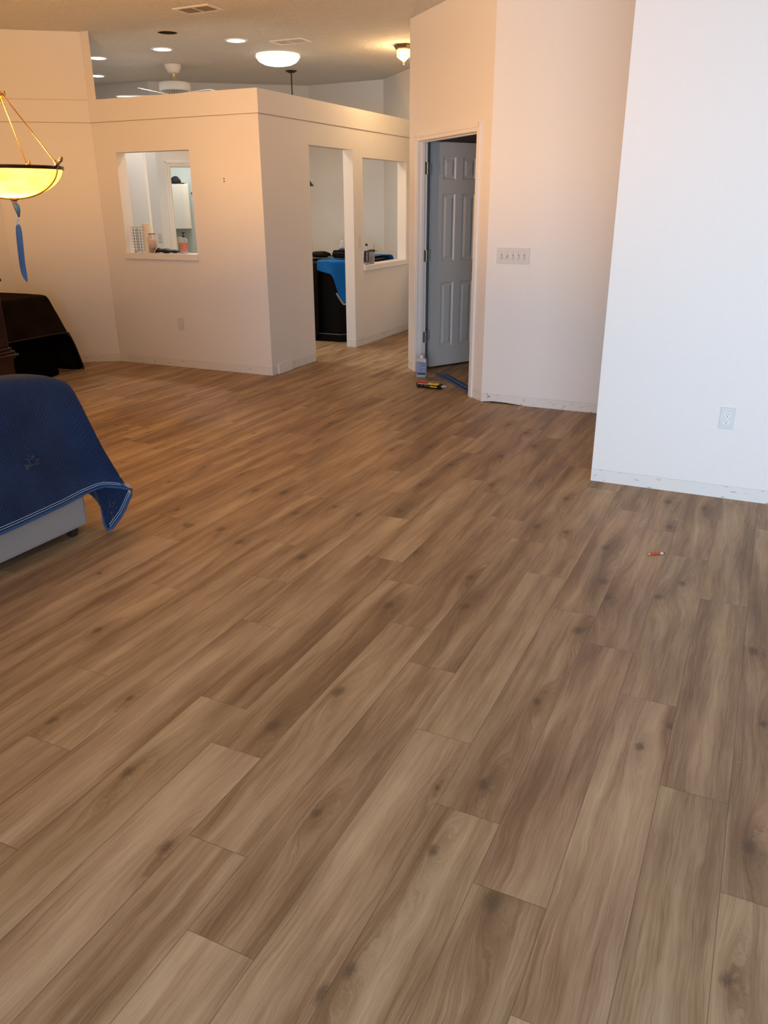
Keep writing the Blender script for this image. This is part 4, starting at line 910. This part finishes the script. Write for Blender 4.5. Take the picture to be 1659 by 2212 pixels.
# adhesive cartridge
ca = Vector((-2.822, 6.575)); cb2 = Vector((-2.552, 6.575)); cdv = (cb2-ca)
t = thing('adhesive_cartridge', 'black, red and yellow adhesive cartridge lying on the floor by the closet door', 'cartridge', (-2.805, 6.605, 0.0265), math.radians(-2))
RCt = 0.0262
Rx = Matrix.Rotation(PI/2, 4, 'Y')
bm = bmesh.new(); lathe(bm, [(0.020, 0.0), (0.0245, 0.001), (RCt, 0.004), (RCt, 0.232), (RCt+0.0006, 0.233), (RCt+0.0006, 0.240), (0.0235, 0.241)], 40, Rx); bm_obj('tube', bm, mat('black_tube', (0.008, 0.007, 0.007), 0.3), t, smooth=True, angle=40)
bm = bmesh.new(); lathe(bm, [(0.0235, 0.2395), (0.0215, 0.2398), (0.012, 0.2385), (0.010, 0.246), (0.0072, 0.249), (0.0056, 0.262), (0.0052, 0.275)], 28, Rx); bm_obj('end_cap', bm, mat('grey_cap', (0.30, 0.31, 0.35), 0.35), t, smooth=True, angle=40)
bm = bmesh.new(); v = box(bm, (0, 0, 0), (0.042, 0.0075, 0.009)); bmesh.ops.transform(bm, matrix=Matrix.Translation((0.262, 0, 0.006)), verts=v); bm_obj('nozzle_tip', bm, mat('cut_nozzle', (0.62, 0.58, 0.56), 0.4), t, bevel=0.003)
def patch(name, x0, x1, a0, a1, m, skew=0.0, lift=0.0003, parent=None):
    """curved label patch on the cartridge: angle 0 = towards the camera, 90 = up"""
    bm = bmesh.new(); n = 10; A = []; B = []
    for i in range(n+1):
        a = math.radians(a0 + (a1-a0)*i/n); y, z = -(RCt+lift)*math.cos(a), (RCt+lift)*math.sin(a); sk = skew*i/n
        A.append(bm.verts.new((x0+sk, y, z))); B.append(bm.verts.new((x1+sk, y, z)))
    for i in range(n): bm.faces.new((A[i], B[i], B[i+1], A[i+1]))
    o = bm_obj(name, bm, m, parent or t, smooth=True); return o
M_red = mat('red_print', (0.42, 0.012, 0.015), 0.35); M_yel = mat('yellow_print', (0.70, 0.52, 0.03), 0.35); M_wht = mat('white_print', (0.72, 0.70, 0.66), 0.4); M_gry = mat('grey_print', (0.22, 0.22, 0.23), 0.5)
patch('red_label', 0.014, 0.110, 34, 84, M_red); patch('white_stripe', 0.014, 0.114, 26, 33, M_wht)
yl = patch('yellow_label', 0.110, 0.212, 34, 84, M_yel, skew=0.010); patch('yellow_label', 0.136, 0.205, -22, 2, M_yel)
patch('thin_print', 0.120, 0.168, 24, 29, M_wht); patch('thin_print', 0.172, 0.206, 24, 29, M_wht)
for x in (0.146, 0.156, 0.165, 0.176): patch('yellow_label_letter', x, x+0.006, 56, 72, mat('black_tube', (0, 0, 0)), lift=0.0007, parent=yl)
# large pale lettering along the side, too worn to read
for x, w_ in ((0.012, 0.012), (0.045, 0.018), (0.078, 0.022), (0.106, 0.018)):
    g_ = patch('side_letter', x, x+w_, 6, 10, M_gry); patch('letter_stroke', x+0.001, x+0.005, -12, 8, M_gry, skew=0.003, parent=g_); patch('letter_stroke', x+w_-0.006, x+w_-0.002, -14, 6, M_gry, skew=-0.002, parent=g_)

# strips of blue tape across the closet threshold
tv = Vector((0.545, -0.62)).normalized(); tn = Vector((-tv.y, tv.x))
for i, (p0, L_, w_, z) in enumerate((((-2.890, 7.262), 0.87, 0.050, 0.0012), ((-2.790, 7.238), 0.80, 0.054, 0.0012))):
    bm = bmesh.new(); n = 16; A = []; B = []
    for k in range(n+1):
        q = Vector(p0) + tv*L_*k/n + tn*(0.003*math.sin(k*0.9+i)); ww = w_/2*(0.25 if k == 0 else 1)
        zz = z + 0.0025*abs(math.sin(k*0.7+i*2))
        A.append(bm.verts.new((*(q-tn*ww), zz))); B.append(bm.verts.new((*(q+tn*ww), zz+0.001)))
    for k in range(n): bm.faces.new((A[k], B[k], B[k+1], A[k+1]))
    o = bm_obj('painters_tape', bm, M_tape, smooth=True); md = o.modifiers.new('t', 'SOLIDIFY'); md.thickness = 0.0012
    tag(o, ('nearer' if i == 0 else 'farther') + ' strip of blue tape lying in the closet doorway', 'tape', 'blue tape strips in the closet doorway')

# pencil
t = thing('carpenter_pencil', 'short red carpenter pencil lying on the floor near the right wall', 'pencil', (-0.351, 3.652, 0.0052), math.atan2(0.044, 0.071))
bm = bmesh.new(); lathe(bm, [(0.0052, 0.012), (0.0052, 0.064)], 6, Rx @ Matrix.Diagonal((1, 1.35, 1, 1))); bm_obj('barrel', bm, mat('red_orange_paint', (0.55, 0.060, 0.020), 0.35), t)
bm = bmesh.new(); lathe(bm, [(0.0022, 0.005), (0.0050, 0.0121)], 6, Rx @ Matrix.Diagonal((1, 1.3, 1, 1))); bm_obj('sharpened_wood', bm, mat('bare_wood', (0.62, 0.40, 0.24), 0.6), t)
bm = bmesh.new(); lathe(bm, [(0.0006, -0.001), (0.0023, 0.0052)], 8, Rx); bm_obj('graphite', bm, M_slot, t)
bm = bmesh.new(); lathe(bm, [(0.0054, 0.064), (0.0054, 0.078)], 16, Rx @ Matrix.Diagonal((1, 1.35, 1, 1))); bm_obj('ferrule', bm, mat('pale_ferrule', (0.66, 0.56, 0.48), 0.35), t)
bm = bmesh.new(); lathe(bm, [(0.0050, 0.078), (0.0046, 0.085)], 16, Rx @ Matrix.Diagonal((1, 1.35, 1, 1))); bm_obj('eraser', bm, mat('dark_eraser', (0.10, 0.07, 0.06), 0.7), t)

# ------------------------------------------------------------------ on the sill of the left opening (z 1.116)
SZ = 1.116
# wire rack
t = thing('wire_rack', 'silver wire rack with many short crossbars on the left opening sill', 'rack', (-5.865, 6.575, SZ))
M_wire = mat('silver_wire', (0.35, 0.33, 0.31), 0.3, metal=0.9)
for sx in (-0.052, 0.0):
    bm = bmesh.new(); tube(bm, [(sx-0.004, 0.0, 0.0), (sx-0.004, 0, 0.235)], 0.0035, 8); tube(bm, [(sx+0.012, 0.02, 0.0), (sx+0.012, 0.02, 0.225)], 0.003, 8); bm_obj('upright', bm, M_wire, t)
for k in range(9):
    z = 0.020 + k*0.0275
    bm = bmesh.new(); tube(bm, [(-0.078, -0.012, z), (-0.066, 0.0, z), (0.060, 0.0, z), (0.074 if k < 7 else 0.095, -0.012, z)], 0.0026, 6); bm_obj('crossbar', bm, M_wire, t)
bm = bmesh.new(); lathe(bm, [(0.055, 0), (0.058, 0.004), (0.040, 0.009)], 24, Matrix.Translation((-0.02, 0.01, 0)) @ Matrix.Diagonal((1, .6, 1, 1))); bm_obj('foot', bm, M_wire, t)
# paper towel roll
t = thing('paper_towel_roll', 'upright white paper towel roll behind the wire rack', 'paper towels', (-5.79, 6.628, SZ))
bm = bmesh.new(); lathe(bm, [(0.020, 0), (0.058, 0), (0.059, 0.004), (0.059, 0.272), (0.057, 0.276), (0.020, 0.276), (0.020, 0.0)], 40, Matrix.Diagonal((.95, .5, 1, 1)), cap=False); bm_obj('roll', bm, mat('paper_white', (0.80, 0.76, 0.70), 0.9), t, smooth=True, angle=40)
bm = bmesh.new(); lathe(bm, [(0.0185, 0.0), (0.0185, 0.274), (0.0165, 0.274), (0.0165, 0.0)], 24, Matrix.Diagonal((.95, .5, 1, 1)), cap=False); bm_obj('core', bm, mat('cardboard', (0.42, 0.30, 0.18), 0.9), t, smooth=True, angle=40)
# glass jar
def glass(name, col=(0.95, 0.95, 0.95), rough=0.03, alpha=0.30):
    M = bpy.data.materials.new(name); M.use_nodes = True; N = M.node_tree.nodes; L = M.node_tree.links; b = N['Principled BSDF']
    b.inputs['Base Color'].default_value = (*col, 1); b.inputs['Roughness'].default_value = rough
    tr = N.new('ShaderNodeBsdfTransparent'); tr.inputs[0].default_value = (*[0.5+0.5*c for c in col], 1); mx = N.new('ShaderNodeMixShader'); lw = N.new('ShaderNodeLayerWeight'); lw.inputs[0].default_value = 0.35
    mr = N.new('ShaderNodeMapRange'); mr.inputs[3].default_value = alpha*0.6; mr.inputs[4].default_value = 0.9; L.new(lw.outputs['Facing'], mr.inputs[0])
    L.new(mr.outputs[0], mx.inputs[0]); L.new(tr.outputs[0], mx.inputs[1]); L.new(b.outputs[0], mx.inputs[2]); L.new(mx.outputs[0], N['Material Output'].inputs[0]); return M
M_glass = glass('clear_glass', (0.85, 0.80, 0.74)); M_pet = glass('clear_bottle_plastic', (0.85, 0.88, 0.90), alpha=0.25)
t = thing('glass_jar', 'glass jar with brown contents beside the wire rack', 'jar', (-5.680, 6.565, SZ))
bm = bmesh.new(); lathe(bm, [(0.040, 0.001), (0.046, 0.006), (0.049, 0.07), (0.050, 0.125), (0.044, 0.155), (0.034, 0.168), (0.035, 0.178)], 32, cap=False); bm.faces.new([v for v in bm.verts if abs(v.co.z-0.001) < 1e-6][::-1] or None); bm_obj('glass', bm, M_glass, t, smooth=True)
bm = bmesh.new(); lathe(bm, [(0.038, 0.006), (0.042, 0.012), (0.044, 0.042), (0.030, 0.046), (0.001, 0.044)], 28); bm_obj('contents', bm, mat('brown_contents', (0.20, 0.085, 0.025), 0.8, var=0.4, vscale=80), t, smooth=True)
bm = bmesh.new(); lathe(bm, [(0.035, 0.040), (0.036, 0.12), (0.028, 0.130)], 28); bm_obj('liner', bm, mat('milky_liner', (0.66, 0.52, 0.40), 0.8, var=0.3, vscale=50), t, smooth=True)
bm = bmesh.new(); tube(bm, [(0.036*math.cos(a*PI/8), 0.036*math.sin(a*PI/8), 0.180) for a in range(17)], 0.003, 6); bm_obj('rim_wire', bm, mat('dark_rim', (0.08, 0.05, 0.04), 0.5), t)
# black pouch
t = thing('black_pouch', 'flat black zip pouch with a pale strap on the left opening sill', 'pouch', (-5.495, 6.545, SZ))
bm = bmesh.new(); n = 18; rings = []
for i in range(n+1):
    x = -0.155 + 0.31*i/n; e_ = max(0.0, 1-abs(x/0.158)**4)**0.5; hh = (0.026 + 0.008*math.sin(i*0.9)*0.5 - 0.012*i/n)*max(e_, .05); wd = 0.042*max(e_, .05); zc = 0.028 - 0.010*i/n
    rings.append([bm.verts.new((x, wd*math.cos(a*PI/6), max(0.001, zc + hh*math.sin(a*PI/6)))) for a in range(12)])
for A, B in zip(rings, rings[1:]):
    for i in range(12): bm.faces.new((A[i], A[(i+1) % 12], B[(i+1) % 12], B[i]))
bm.faces.new(rings[0][::-1]); bm.faces.new(rings[-1]); bm_obj('body', bm, mat('black_nylon', (0.012, 0.011, 0.012), 0.55, bump=0.3, bscale=60), t, smooth=True)
bm = bmesh.new(); tube(bm, [(-0.118, -0.044, 0.002), (-0.112, -0.047, 0.026), (-0.090, -0.030, 0.052), (-0.078, -0.012, 0.056)], 0.0055, 8); bm_obj('strap', bm, mat('pale_strap', (0.62, 0.50, 0.46), 0.6), t, smooth=True)
# soap bottle
t = thing('soap_bottle', 'clear pump bottle with pink label at the right end of the left sill', 'soap bottle', (-5.290, 6.565, SZ))
bm = bmesh.new(); lathe(bm, [(0.030, 0.001), (0.034, 0.006), (0.034, 0.125), (0.030, 0.138), (0.012, 0.146), (0.011, 0.155)], 28); bm_obj('body', bm, M_pet, t, smooth=True, angle=50)
bm = bmesh.new(); lathe(bm, [(0.0346, 0.022), (0.0346, 0.100)], 28, cap=False); bm_obj('label', bm, mat('pink_label', (0.62, 0.20, 0.16), 0.5, var=0.3, vscale=50), t, smooth=True)
bm = bmesh.new(); lathe(bm, [(0.013, 0.152), (0.013, 0.166), (0.006, 0.168), (0.005, 0.180), (0.010, 0.182), (0.011, 0.200), (0.008, 0.203)], 20); tube(bm, [(0, 0, 0.196), (0.020, -0.004, 0.198), (0.036, -0.008, 0.194)], 0.0038, 8); bm_obj('pump', bm, mat('black_pump', (0.015, 0.014, 0.016), 0.35), t, smooth=True, angle=45)
t = thing('pale_container', 'narrow pale grey box on the sill behind the black pouch', 'container', (-5.375, 6.625, SZ))
bm = bmesh.new(); boxmm(bm, (-0.026, -0.014, 0), (0.026, 0.014, 0.150)); bm_obj('box', bm, mat('pale_grey_card', (0.50, 0.52, 0.51), 0.6), t, bevel=0.003)
bm = bmesh.new(); boxmm(bm, (-0.016, -0.0155, 0.02), (-0.004, -0.014, 0.10)); bm_obj('print', bm, mat('green_grey_print', (0.15, 0.20, 0.17), 0.6), t)
t = thing('paper_scrap', 'thin crumpled paper lying on the front edge of the left sill', 'paper', (-5.78, 6.505, SZ))
bm = bmesh.new(); n = 8; A = []
for i in range(n+1): A.append([bm.verts.new((-0.07+0.14*i/n, -0.015+0.03*j, 0.002 + 0.004*abs(math.sin(i*1.7+j)))) for j in range(2)])
for i in range(n): bm.faces.new((A[i][0], A[i+1][0], A[i+1][1], A[i][1]))
o = bm_obj('sheet', bm, mat('paper_white', (0.8, .76, .7)), t, smooth=True); md = o.modifiers.new('t', 'SOLIDIFY'); md.thickness = 0.0008

# ------------------------------------------------------------------ on the sill of the hall opening (z 0.898)
HZ = 0.898
t = thing('water_bottle', 'clear bottle with black cap and black label at the hall opening', 'bottle', (-4.335, 8.655, HZ), math.radians(35))
M_bl = mat('black_label', (0.02, 0.018, 0.018), 0.4)
bm = bmesh.new(); lathe(bm, [(0.022, 0.0005), (0.027, 0.006), (0.027, 0.150), (0.026, 0.165), (0.014, 0.205), (0.0125, 0.212)], 28); bm_obj('body', bm, M_pet, t, smooth=True, angle=60)
bm = bmesh.new(); lathe(bm, [(0.0125, 0.208), (0.0145, 0.210), (0.0145, 0.232), (0.012, 0.234)], 20); bm_obj('cap', bm, M_bl, t, smooth=True, angle=40)
bm = bmesh.new(); lathe(bm, [(0.0274, 0.028), (0.0274, 0.155)], 28, cap=False); lbl = bm_obj('label', bm, M_bl, t, smooth=True)
bm = bmesh.new()
for k in range(9): box(bm, (0.006*(k % 2)*0.6, -0.0276, 0.055+k*0.0105), (0.012, 0.0008, 0.0045))
bm_obj('vertical_lettering', bm, M_wht, lbl)['kind'] = 'stuff'
bm = bmesh.new(); boxmm(bm, (-0.012, -0.0281, 0.033), (0.012, -0.0272, 0.047)); bm_obj('red_mark', bm, M_red, lbl)
bm = bmesh.new(); lathe(bm, [(0.0262, 0.004), (0.0262, 0.030)], 24, cap=True); bm_obj('water', bm, mat('grey_water', (0.16, 0.19, 0.18), 0.2), t, smooth=True, angle=40)
t = thing('tumbler', 'clear tumbler with black lid and red straw at the hall opening', 'cup', (-4.350, 8.815, HZ))
bm = bmesh.new(); lathe(bm, [(0.030, 0.0005), (0.033, 0.004), (0.041, 0.142)], 32); bm_obj('cup', bm, glass('tumbler_plastic', (0.60, 0.55, 0.52), alpha=0.55), t, smooth=True, angle=50)
bm = bmesh.new(); lathe(bm, [(0.042, 0.138), (0.047, 0.142), (0.047, 0.156), (0.040, 0.160), (0.001, 0.161)], 32); bm_obj('lid', bm, M_bl, t, smooth=True, angle=40)
bm = bmesh.new(); tube(bm, [(0.010, 0.012, 0.01), (0.014, 0.020, 0.15), (0.020, 0.032, 0.222)], 0.0036, 8); bm_obj('straw', bm, mat('red_straw', (0.50, 0.10, 0.07), 0.4), t, smooth=True)
bm = bmesh.new(); lathe(bm, [(0.0285, 0.006), (0.030, 0.045), (0.001, 0.046)], 28); bm_obj('drink', bm, mat('brown_drink', (0.20, 0.10, 0.07), 0.4, var=0.4, vscale=60), t, smooth=True, angle=40)
t = thing('small_can', 'small dark green can between the bottle and the tumbler', 'can', (-4.365, 8.735, HZ))
bm = bmesh.new(); lathe(bm, [(0.018, 0.0), (0.020, 0.003), (0.020, 0.090), (0.016, 0.096)], 24); bm_obj('body', bm, mat('dark_green', (0.02, 0.05, 0.04), 0.4), t, smooth=True, angle=40)

# ------------------------------------------------------------------ black covered cabinet in the kitchen nook with the things lying on it
t = thing('black_cabinet', 'tall black cabinet standing inside the kitchen doorway', 'cabinet', (-5.0, 9.05, 0))
def offc(o): o.matrix_parent_inverse = Matrix.Translation((5.0, -9.05, 0)); return o
M_blkw = mat('black_lacquer', (0.003, 0.0025, 0.0025), 0.5, spec=0.12)
M_blks = mat('black_stained_side', (0.008, 0.006, 0.005), 0.9, var=0.3, vscale=8, spec=0.06)
bm = bmesh.new(); v = [(-5.50, 8.56), (-4.66, 8.56), (-4.56, 8.66), (-4.56, 9.64), (-5.50, 9.64)]
def prism(bm, pts, z0, z1):
    a = [bm.verts.new((x, y, z0)) for x, y in pts]; b = [bm.verts.new((x, y, z1)) for x, y in pts]
    bm.faces.new(a[::-1]); bm.faces.new(b)
    for i in range(len(pts)): bm.faces.new((a[i], a[(i+1) % len(pts)], b[(i+1) % len(pts)], b[i]))
prism(bm, v, 0.10, 0.900); offc(bm_obj('body', bm, M_blkw, t))
bm = bmesh.new(); prism(bm, [(-5.50, 8.53), (-4.645, 8.53), (-4.53, 8.645), (-4.53, 9.66), (-5.50, 9.66)], 0, 0.085); prism(bm, [(-5.50, 8.545), (-4.652, 8.545), (-4.545, 8.652), (-4.545, 9.65), (-5.50, 9.65)], 0.085, 0.10); offc(bm_obj('plinth', bm, M_blkw, t, bevel=0.004))
bm = bmesh.new(); tube(bm, [(-5.50, 8.527, 0.090), (-4.643, 8.527, 0.090), (-4.527, 8.643, 0.090), (-4.527, 9.66, 0.090)], 0.004, 6); offc(bm_obj('bead', bm, mat('worn_grey_edge', (0.16, 0.15, 0.14), 0.4), t))
bm = bmesh.new(); prism(bm, [(-5.52, 8.53), (-4.64, 8.53), (-4.53, 8.64), (-4.53, 9.67), (-5.52, 9.67)], 0.900, 0.930); offc(bm_obj('top', bm, mat('black_top', (0.010, 0.008, 0.007), 0.4), t, bevel=0.004))
# dark draped coat at its left
bt = tag(bpy.data.objects.new('dark_cover', None), 'brownish black cloth hanging down the left part of the black cabinet', 'cover', None); C.objects.link(bt)
rows = []
for k in range(9):
    z = 0.945 - 0.90*k/8
    rows.append([(-5.42 + 0.51*j/8, 8.515 - 0.010*math.sin(j*1.9) - 0.03*k/8 - (0.0 if k else -0.04), z) for j in range(9)])
rows.insert(0, [(-5.42+0.51*j/8, 8.70, 0.945) for j in range(9)])
cloth('cloth', rows, M_blks, bt, wr=0.01, ws=6)
# blue cloth
M_bright = quilt_mat('bright_blue_pad', (0.005, 0.110, 0.36), (0.008, 0.135, 0.42), sx=10, sy=14, amp=0.5, var=0.2)
bb = tag(bpy.data.objects.new('blue_cloth', None), 'bright blue cloth with a grey border hanging over the black cabinet', 'cloth'); C.objects.link(bb)
# front drape: hem runs short on the left and down to a point on the right
fr = [(-4.90, 0.83), (-4.83, 0.815), (-4.76, 0.80), (-4.72, 0.80), (-4.69, 0.77), (-4.66, 0.68), (-4.645, 0.585), (-4.60, 0.49), (-4.575, 0.455), (-4.54, 0.49), (-4.51, 0.54)]
rows = []
xr = lambda x: x + 0.02 + max(0, x+4.75)*0.1
rows.append([(xr(x), 9.74, 0.70) for x, h in fr])
rows.append([(xr(x), 9.71, 0.86) for x, h in fr])
rows.append([(xr(x), 9.675, 0.945) for x, h in fr])
rows.append([(xr(x), 9.60, 0.962) for x, h in fr])
rows.append([(x, 9.2, 0.955) for x, h in fr])
rows.append([(x, 8.62, 0.952) for x, h in fr])
yf = lambda x: 8.505 + max(0, (x+4.66))*0.9
for k in range(9): rows.append([(x, yf(x) - 0.018 + 0.010*math.sin(i*1.3) - 0.010*k/8, 0.942 + (h-0.942)*k/8) for i, (x, h) in enumerate(fr)])
cloth('cloth', rows, M_bright, bb, wr=0.008, ws=7)
bm = bmesh.new(); hp = [Vector(p) + Vector((0, -0.007, 0)) for p in rows[-1][6:]]; A = []; B = []
hp = [Vector(p) for p in resample(hp, 24)]
for i, p in enumerate(hp):
    d_ = (hp[min(i+1, 23)]-hp[max(i-1, 0)]).normalized(); nn_ = Vector((-d_.z, 0, d_.x)); nn_ = nn_ if nn_.z > 0 else -nn_
    A.append(bm.verts.new(p)); B.append(bm.verts.new(p - nn_*0.026))
for i in range(23): bm.faces.new((A[i], A[i+1], B[i+1], B[i]))
o = bm_obj('border', bm, mat('grey_border', (0.22, 0.27, 0.32), 0.8), bb); md = o.modifiers.new('t', 'SOLIDIFY'); md.thickness = 0.004
t = thing('bent_rod', 'thin grey bent rod sticking up behind the tumbler', 'rod', (-4.745, 9.50, 0.972))
bm = bmesh.new(); tube(bm, [(-0.12, -0.10, 0.0), (0.06, 0.03, 0.002), (0.085, 0.05, 0.008), (0.098, 0.06, 0.022), (0.108, 0.068, 0.042)], 0.0045, 8); bm_obj('rod', bm, mat('grey_rod', (0.30, 0.26, 0.24), 0.4), t, smooth=True)
# bags on top
def lump(name, loc, s, label, cat, m, seed, e=0.75, group=None):
    t = thing(name, label, cat, loc, 0, group)
    bm = bmesh.new(); bmesh.ops.create_uvsphere(bm, u_segments=28, v_segments=16, radius=1.0)
    for v in bm.verts:
        c = v.co.copy(); nz_ = noise.noise(c*1.8 + Vector((seed, 0, 0)))*0.18 + noise.noise(c*4 + Vector((0, seed, 0)))*0.07
        q = Vector((math.copysign(abs(c.x)**e, c.x), math.copysign(abs(c.y)**e, c.y), math.copysign(abs(c.z)**e, c.z)))*(1+nz_)
        v.co = Vector((q.x*s[0], q.y*s[1], max(0.0, q.z*s[2] + s[2])))
    bm_obj('body', bm, m, t, smooth=True); return t
M_bag = mat('black_bag', (0.005, 0.0045, 0.0045), 0.8, spec=0.12, bump=0.4, bscale=30); M_bag2 = mat('brown_black_bag', (0.012, 0.009, 0.006), 0.8, spec=0.12, bump=0.4, bscale=30)
g = lump('black_bag', (-4.665, 8.66, 0.966), (0.115, 0.075, 0.046), 'boxy black bag on the right of the cabinet inside the doorway', 'bag', M_bag, 3, 0.55, 'bags on the black cabinet')
bm = bmesh.new(); tube(bm, [(-0.10, -0.066, 0.055), (-0.02, -0.080, 0.062), (0.06, -0.078, 0.060), (0.105, -0.055, 0.055)], 0.003, 6); bm_obj('zipper', bm, M_bl, g)
g = lump('black_bag', (-4.94, 8.63, 0.962), (0.125, 0.085, 0.038), 'slumped dark brown bag on the left of the cabinet inside the doorway', 'bag', M_bag2, 11, 0.9, 'bags on the black cabinet')
bm = bmesh.new(); tube(bm, [(0.05, -0.07, 0.03), (0.10, -0.05, 0.075), (0.14, -0.02, 0.055), (0.16, -0.02, 0.02)], 0.006, 8); bm_obj('strap', bm, M_bag, g, smooth=True)
t = thing('drinking_bottle', 'clear water bottle with blue label behind the boxy black bag', 'bottle', (-4.735, 8.80, 0.962))
bm = bmesh.new(); lathe(bm, [(0.026, 0.0), (0.031, 0.005), (0.030, 0.06), (0.031, 0.115), (0.026, 0.150), (0.013, 0.172), (0.012, 0.180)], 28); bm_obj('body', bm, M_pet, t, smooth=True, angle=60)
bm = bmesh.new(); lathe(bm, [(0.014, 0.176), (0.014, 0.192), (0.012, 0.193)], 18); bm_obj('cap', bm, M_wht, t, smooth=True, angle=40)
bm = bmesh.new(); lathe(bm, [(0.0316, 0.066), (0.0316, 0.108)], 28, cap=False); bm_obj('label', bm, mat('blue_white_label', (0.10, 0.17, 0.42), 0.4, var=0.6, vscale=70), t, smooth=True)

# ------------------------------------------------------------------ laundry: wall cabinet, cap and a light
def LP(s, d, z): q = k1 + kd*s + kn*d; return (q.x, q.y, z)
ang = math.atan2(kd.y, kd.x)
t = thing('wall_cabinet', 'white wall cabinet in the laundry seen through the left kitchen opening', 'cabinet', LP(0.29, 1.57, 1.20), ang)
M_cabw = mat('cabinet_white', (0.82, 0.77, 0.68), 0.4)
bm = bmesh.new(); boxmm(bm, (-0.42, -0.15, 0), (0.135, 0.165, 0.665)); bm_obj('body', bm, M_cabw, t, bevel=0.003)
bm = bmesh.new(); boxmm(bm, (-0.41, -0.168, 0.008), (0.125, -0.151, 0.657)); dr_ = bm_obj('door', bm, M_cabw, t, bevel=0.003)
t = thing('baseball_cap', 'black baseball cap with a pale badge on top of the laundry cabinet', 'cap', LP(0.235, 1.47, 1.866), ang)
bm = bmesh.new(); bmesh.ops.create_uvsphere(bm, u_segments=28, v_segments=16, radius=1.0)
for v in bm.verts: v.co = Vector((v.co.x*0.088, v.co.y*0.075, max(0.0, v.co.z)*0.105*(1+0.10*v.co.x)))
M_cap = mat('black_cotton', (0.010, 0.009, 0.013), 0.8)
bm_obj('crown', bm, M_cap, t, smooth=True)
bm = bmesh.new(); A = []
for i in range(13):
    a = -PI/2.3 + PI/1.15*i/12
    A.append([bm.verts.new((0.070*math.cos(a)+0.0, 0.070*math.sin(a), 0.012)), bm.verts.new((0.085+0.085*math.cos(a), 0.062*math.sin(a), 0.004+0.012*math.cos(a*1.2) - 0.010))])
for i in range(12): bm.faces.new((A[i][0], A[i+1][0], A[i+1][1], A[i][1]))
o = bm_obj('brim', bm, M_cap, t, smooth=True); md = o.modifiers.new('t', 'SOLIDIFY'); md.thickness = 0.005
bm = bmesh.new(); lathe(bm, [(0.001, 0.003), (0.020, 0.002), (0.021, 0.0)], 16, Matrix.Translation((0.052, -0.052, 0.066)) @ Matrix.Rotation(math.radians(45), 4, 'Z') @ Matrix.Rotation(math.radians(62), 4, 'Y') @ Matrix.Diagonal((1.3, .8, 1, 1))); bm_obj('badge', bm, mat('pale_badge', (0.55, 0.50, 0.46), 0.6), t)
t = thing('folded_cloth', 'small folded cream cloth behind the baseball cap', 'cloth', LP(0.085, 1.49, 1.866), ang)
bm = bmesh.new(); boxmm(bm, (-0.06, -0.05, 0), (0.055, 0.05, 0.028)); boxmm(bm, (-0.055, -0.045, 0.028), (0.02, 0.045, 0.050)); bm_obj('cloth', bm, mat('cream_cloth', (0.60, 0.52, 0.38), 0.85), t, bevel=0.012)
t = thing('wall_hook', 'small dark hook on the laundry wall right of the white cabinet', 'hook', LP(0.47, 1.745, 1.73), ang)
bm = bmesh.new(); lathe(bm, [(0.010, 0), (0.010, 0.004), (0.004, 0.006), (0.004, 0.022), (0.008, 0.028), (0.001, 0.030)], 12, Matrix.Rotation(PI/2, 4, 'X')); bm_obj('hook', bm, M_slot, t, smooth=True, angle=40)
q = LP(0.45, 0.95, 2.56); l = area('laundry_lamp', q, (0, 0, 0), 0.35, 0.35, 9, (1.0, 0.97, 0.90))
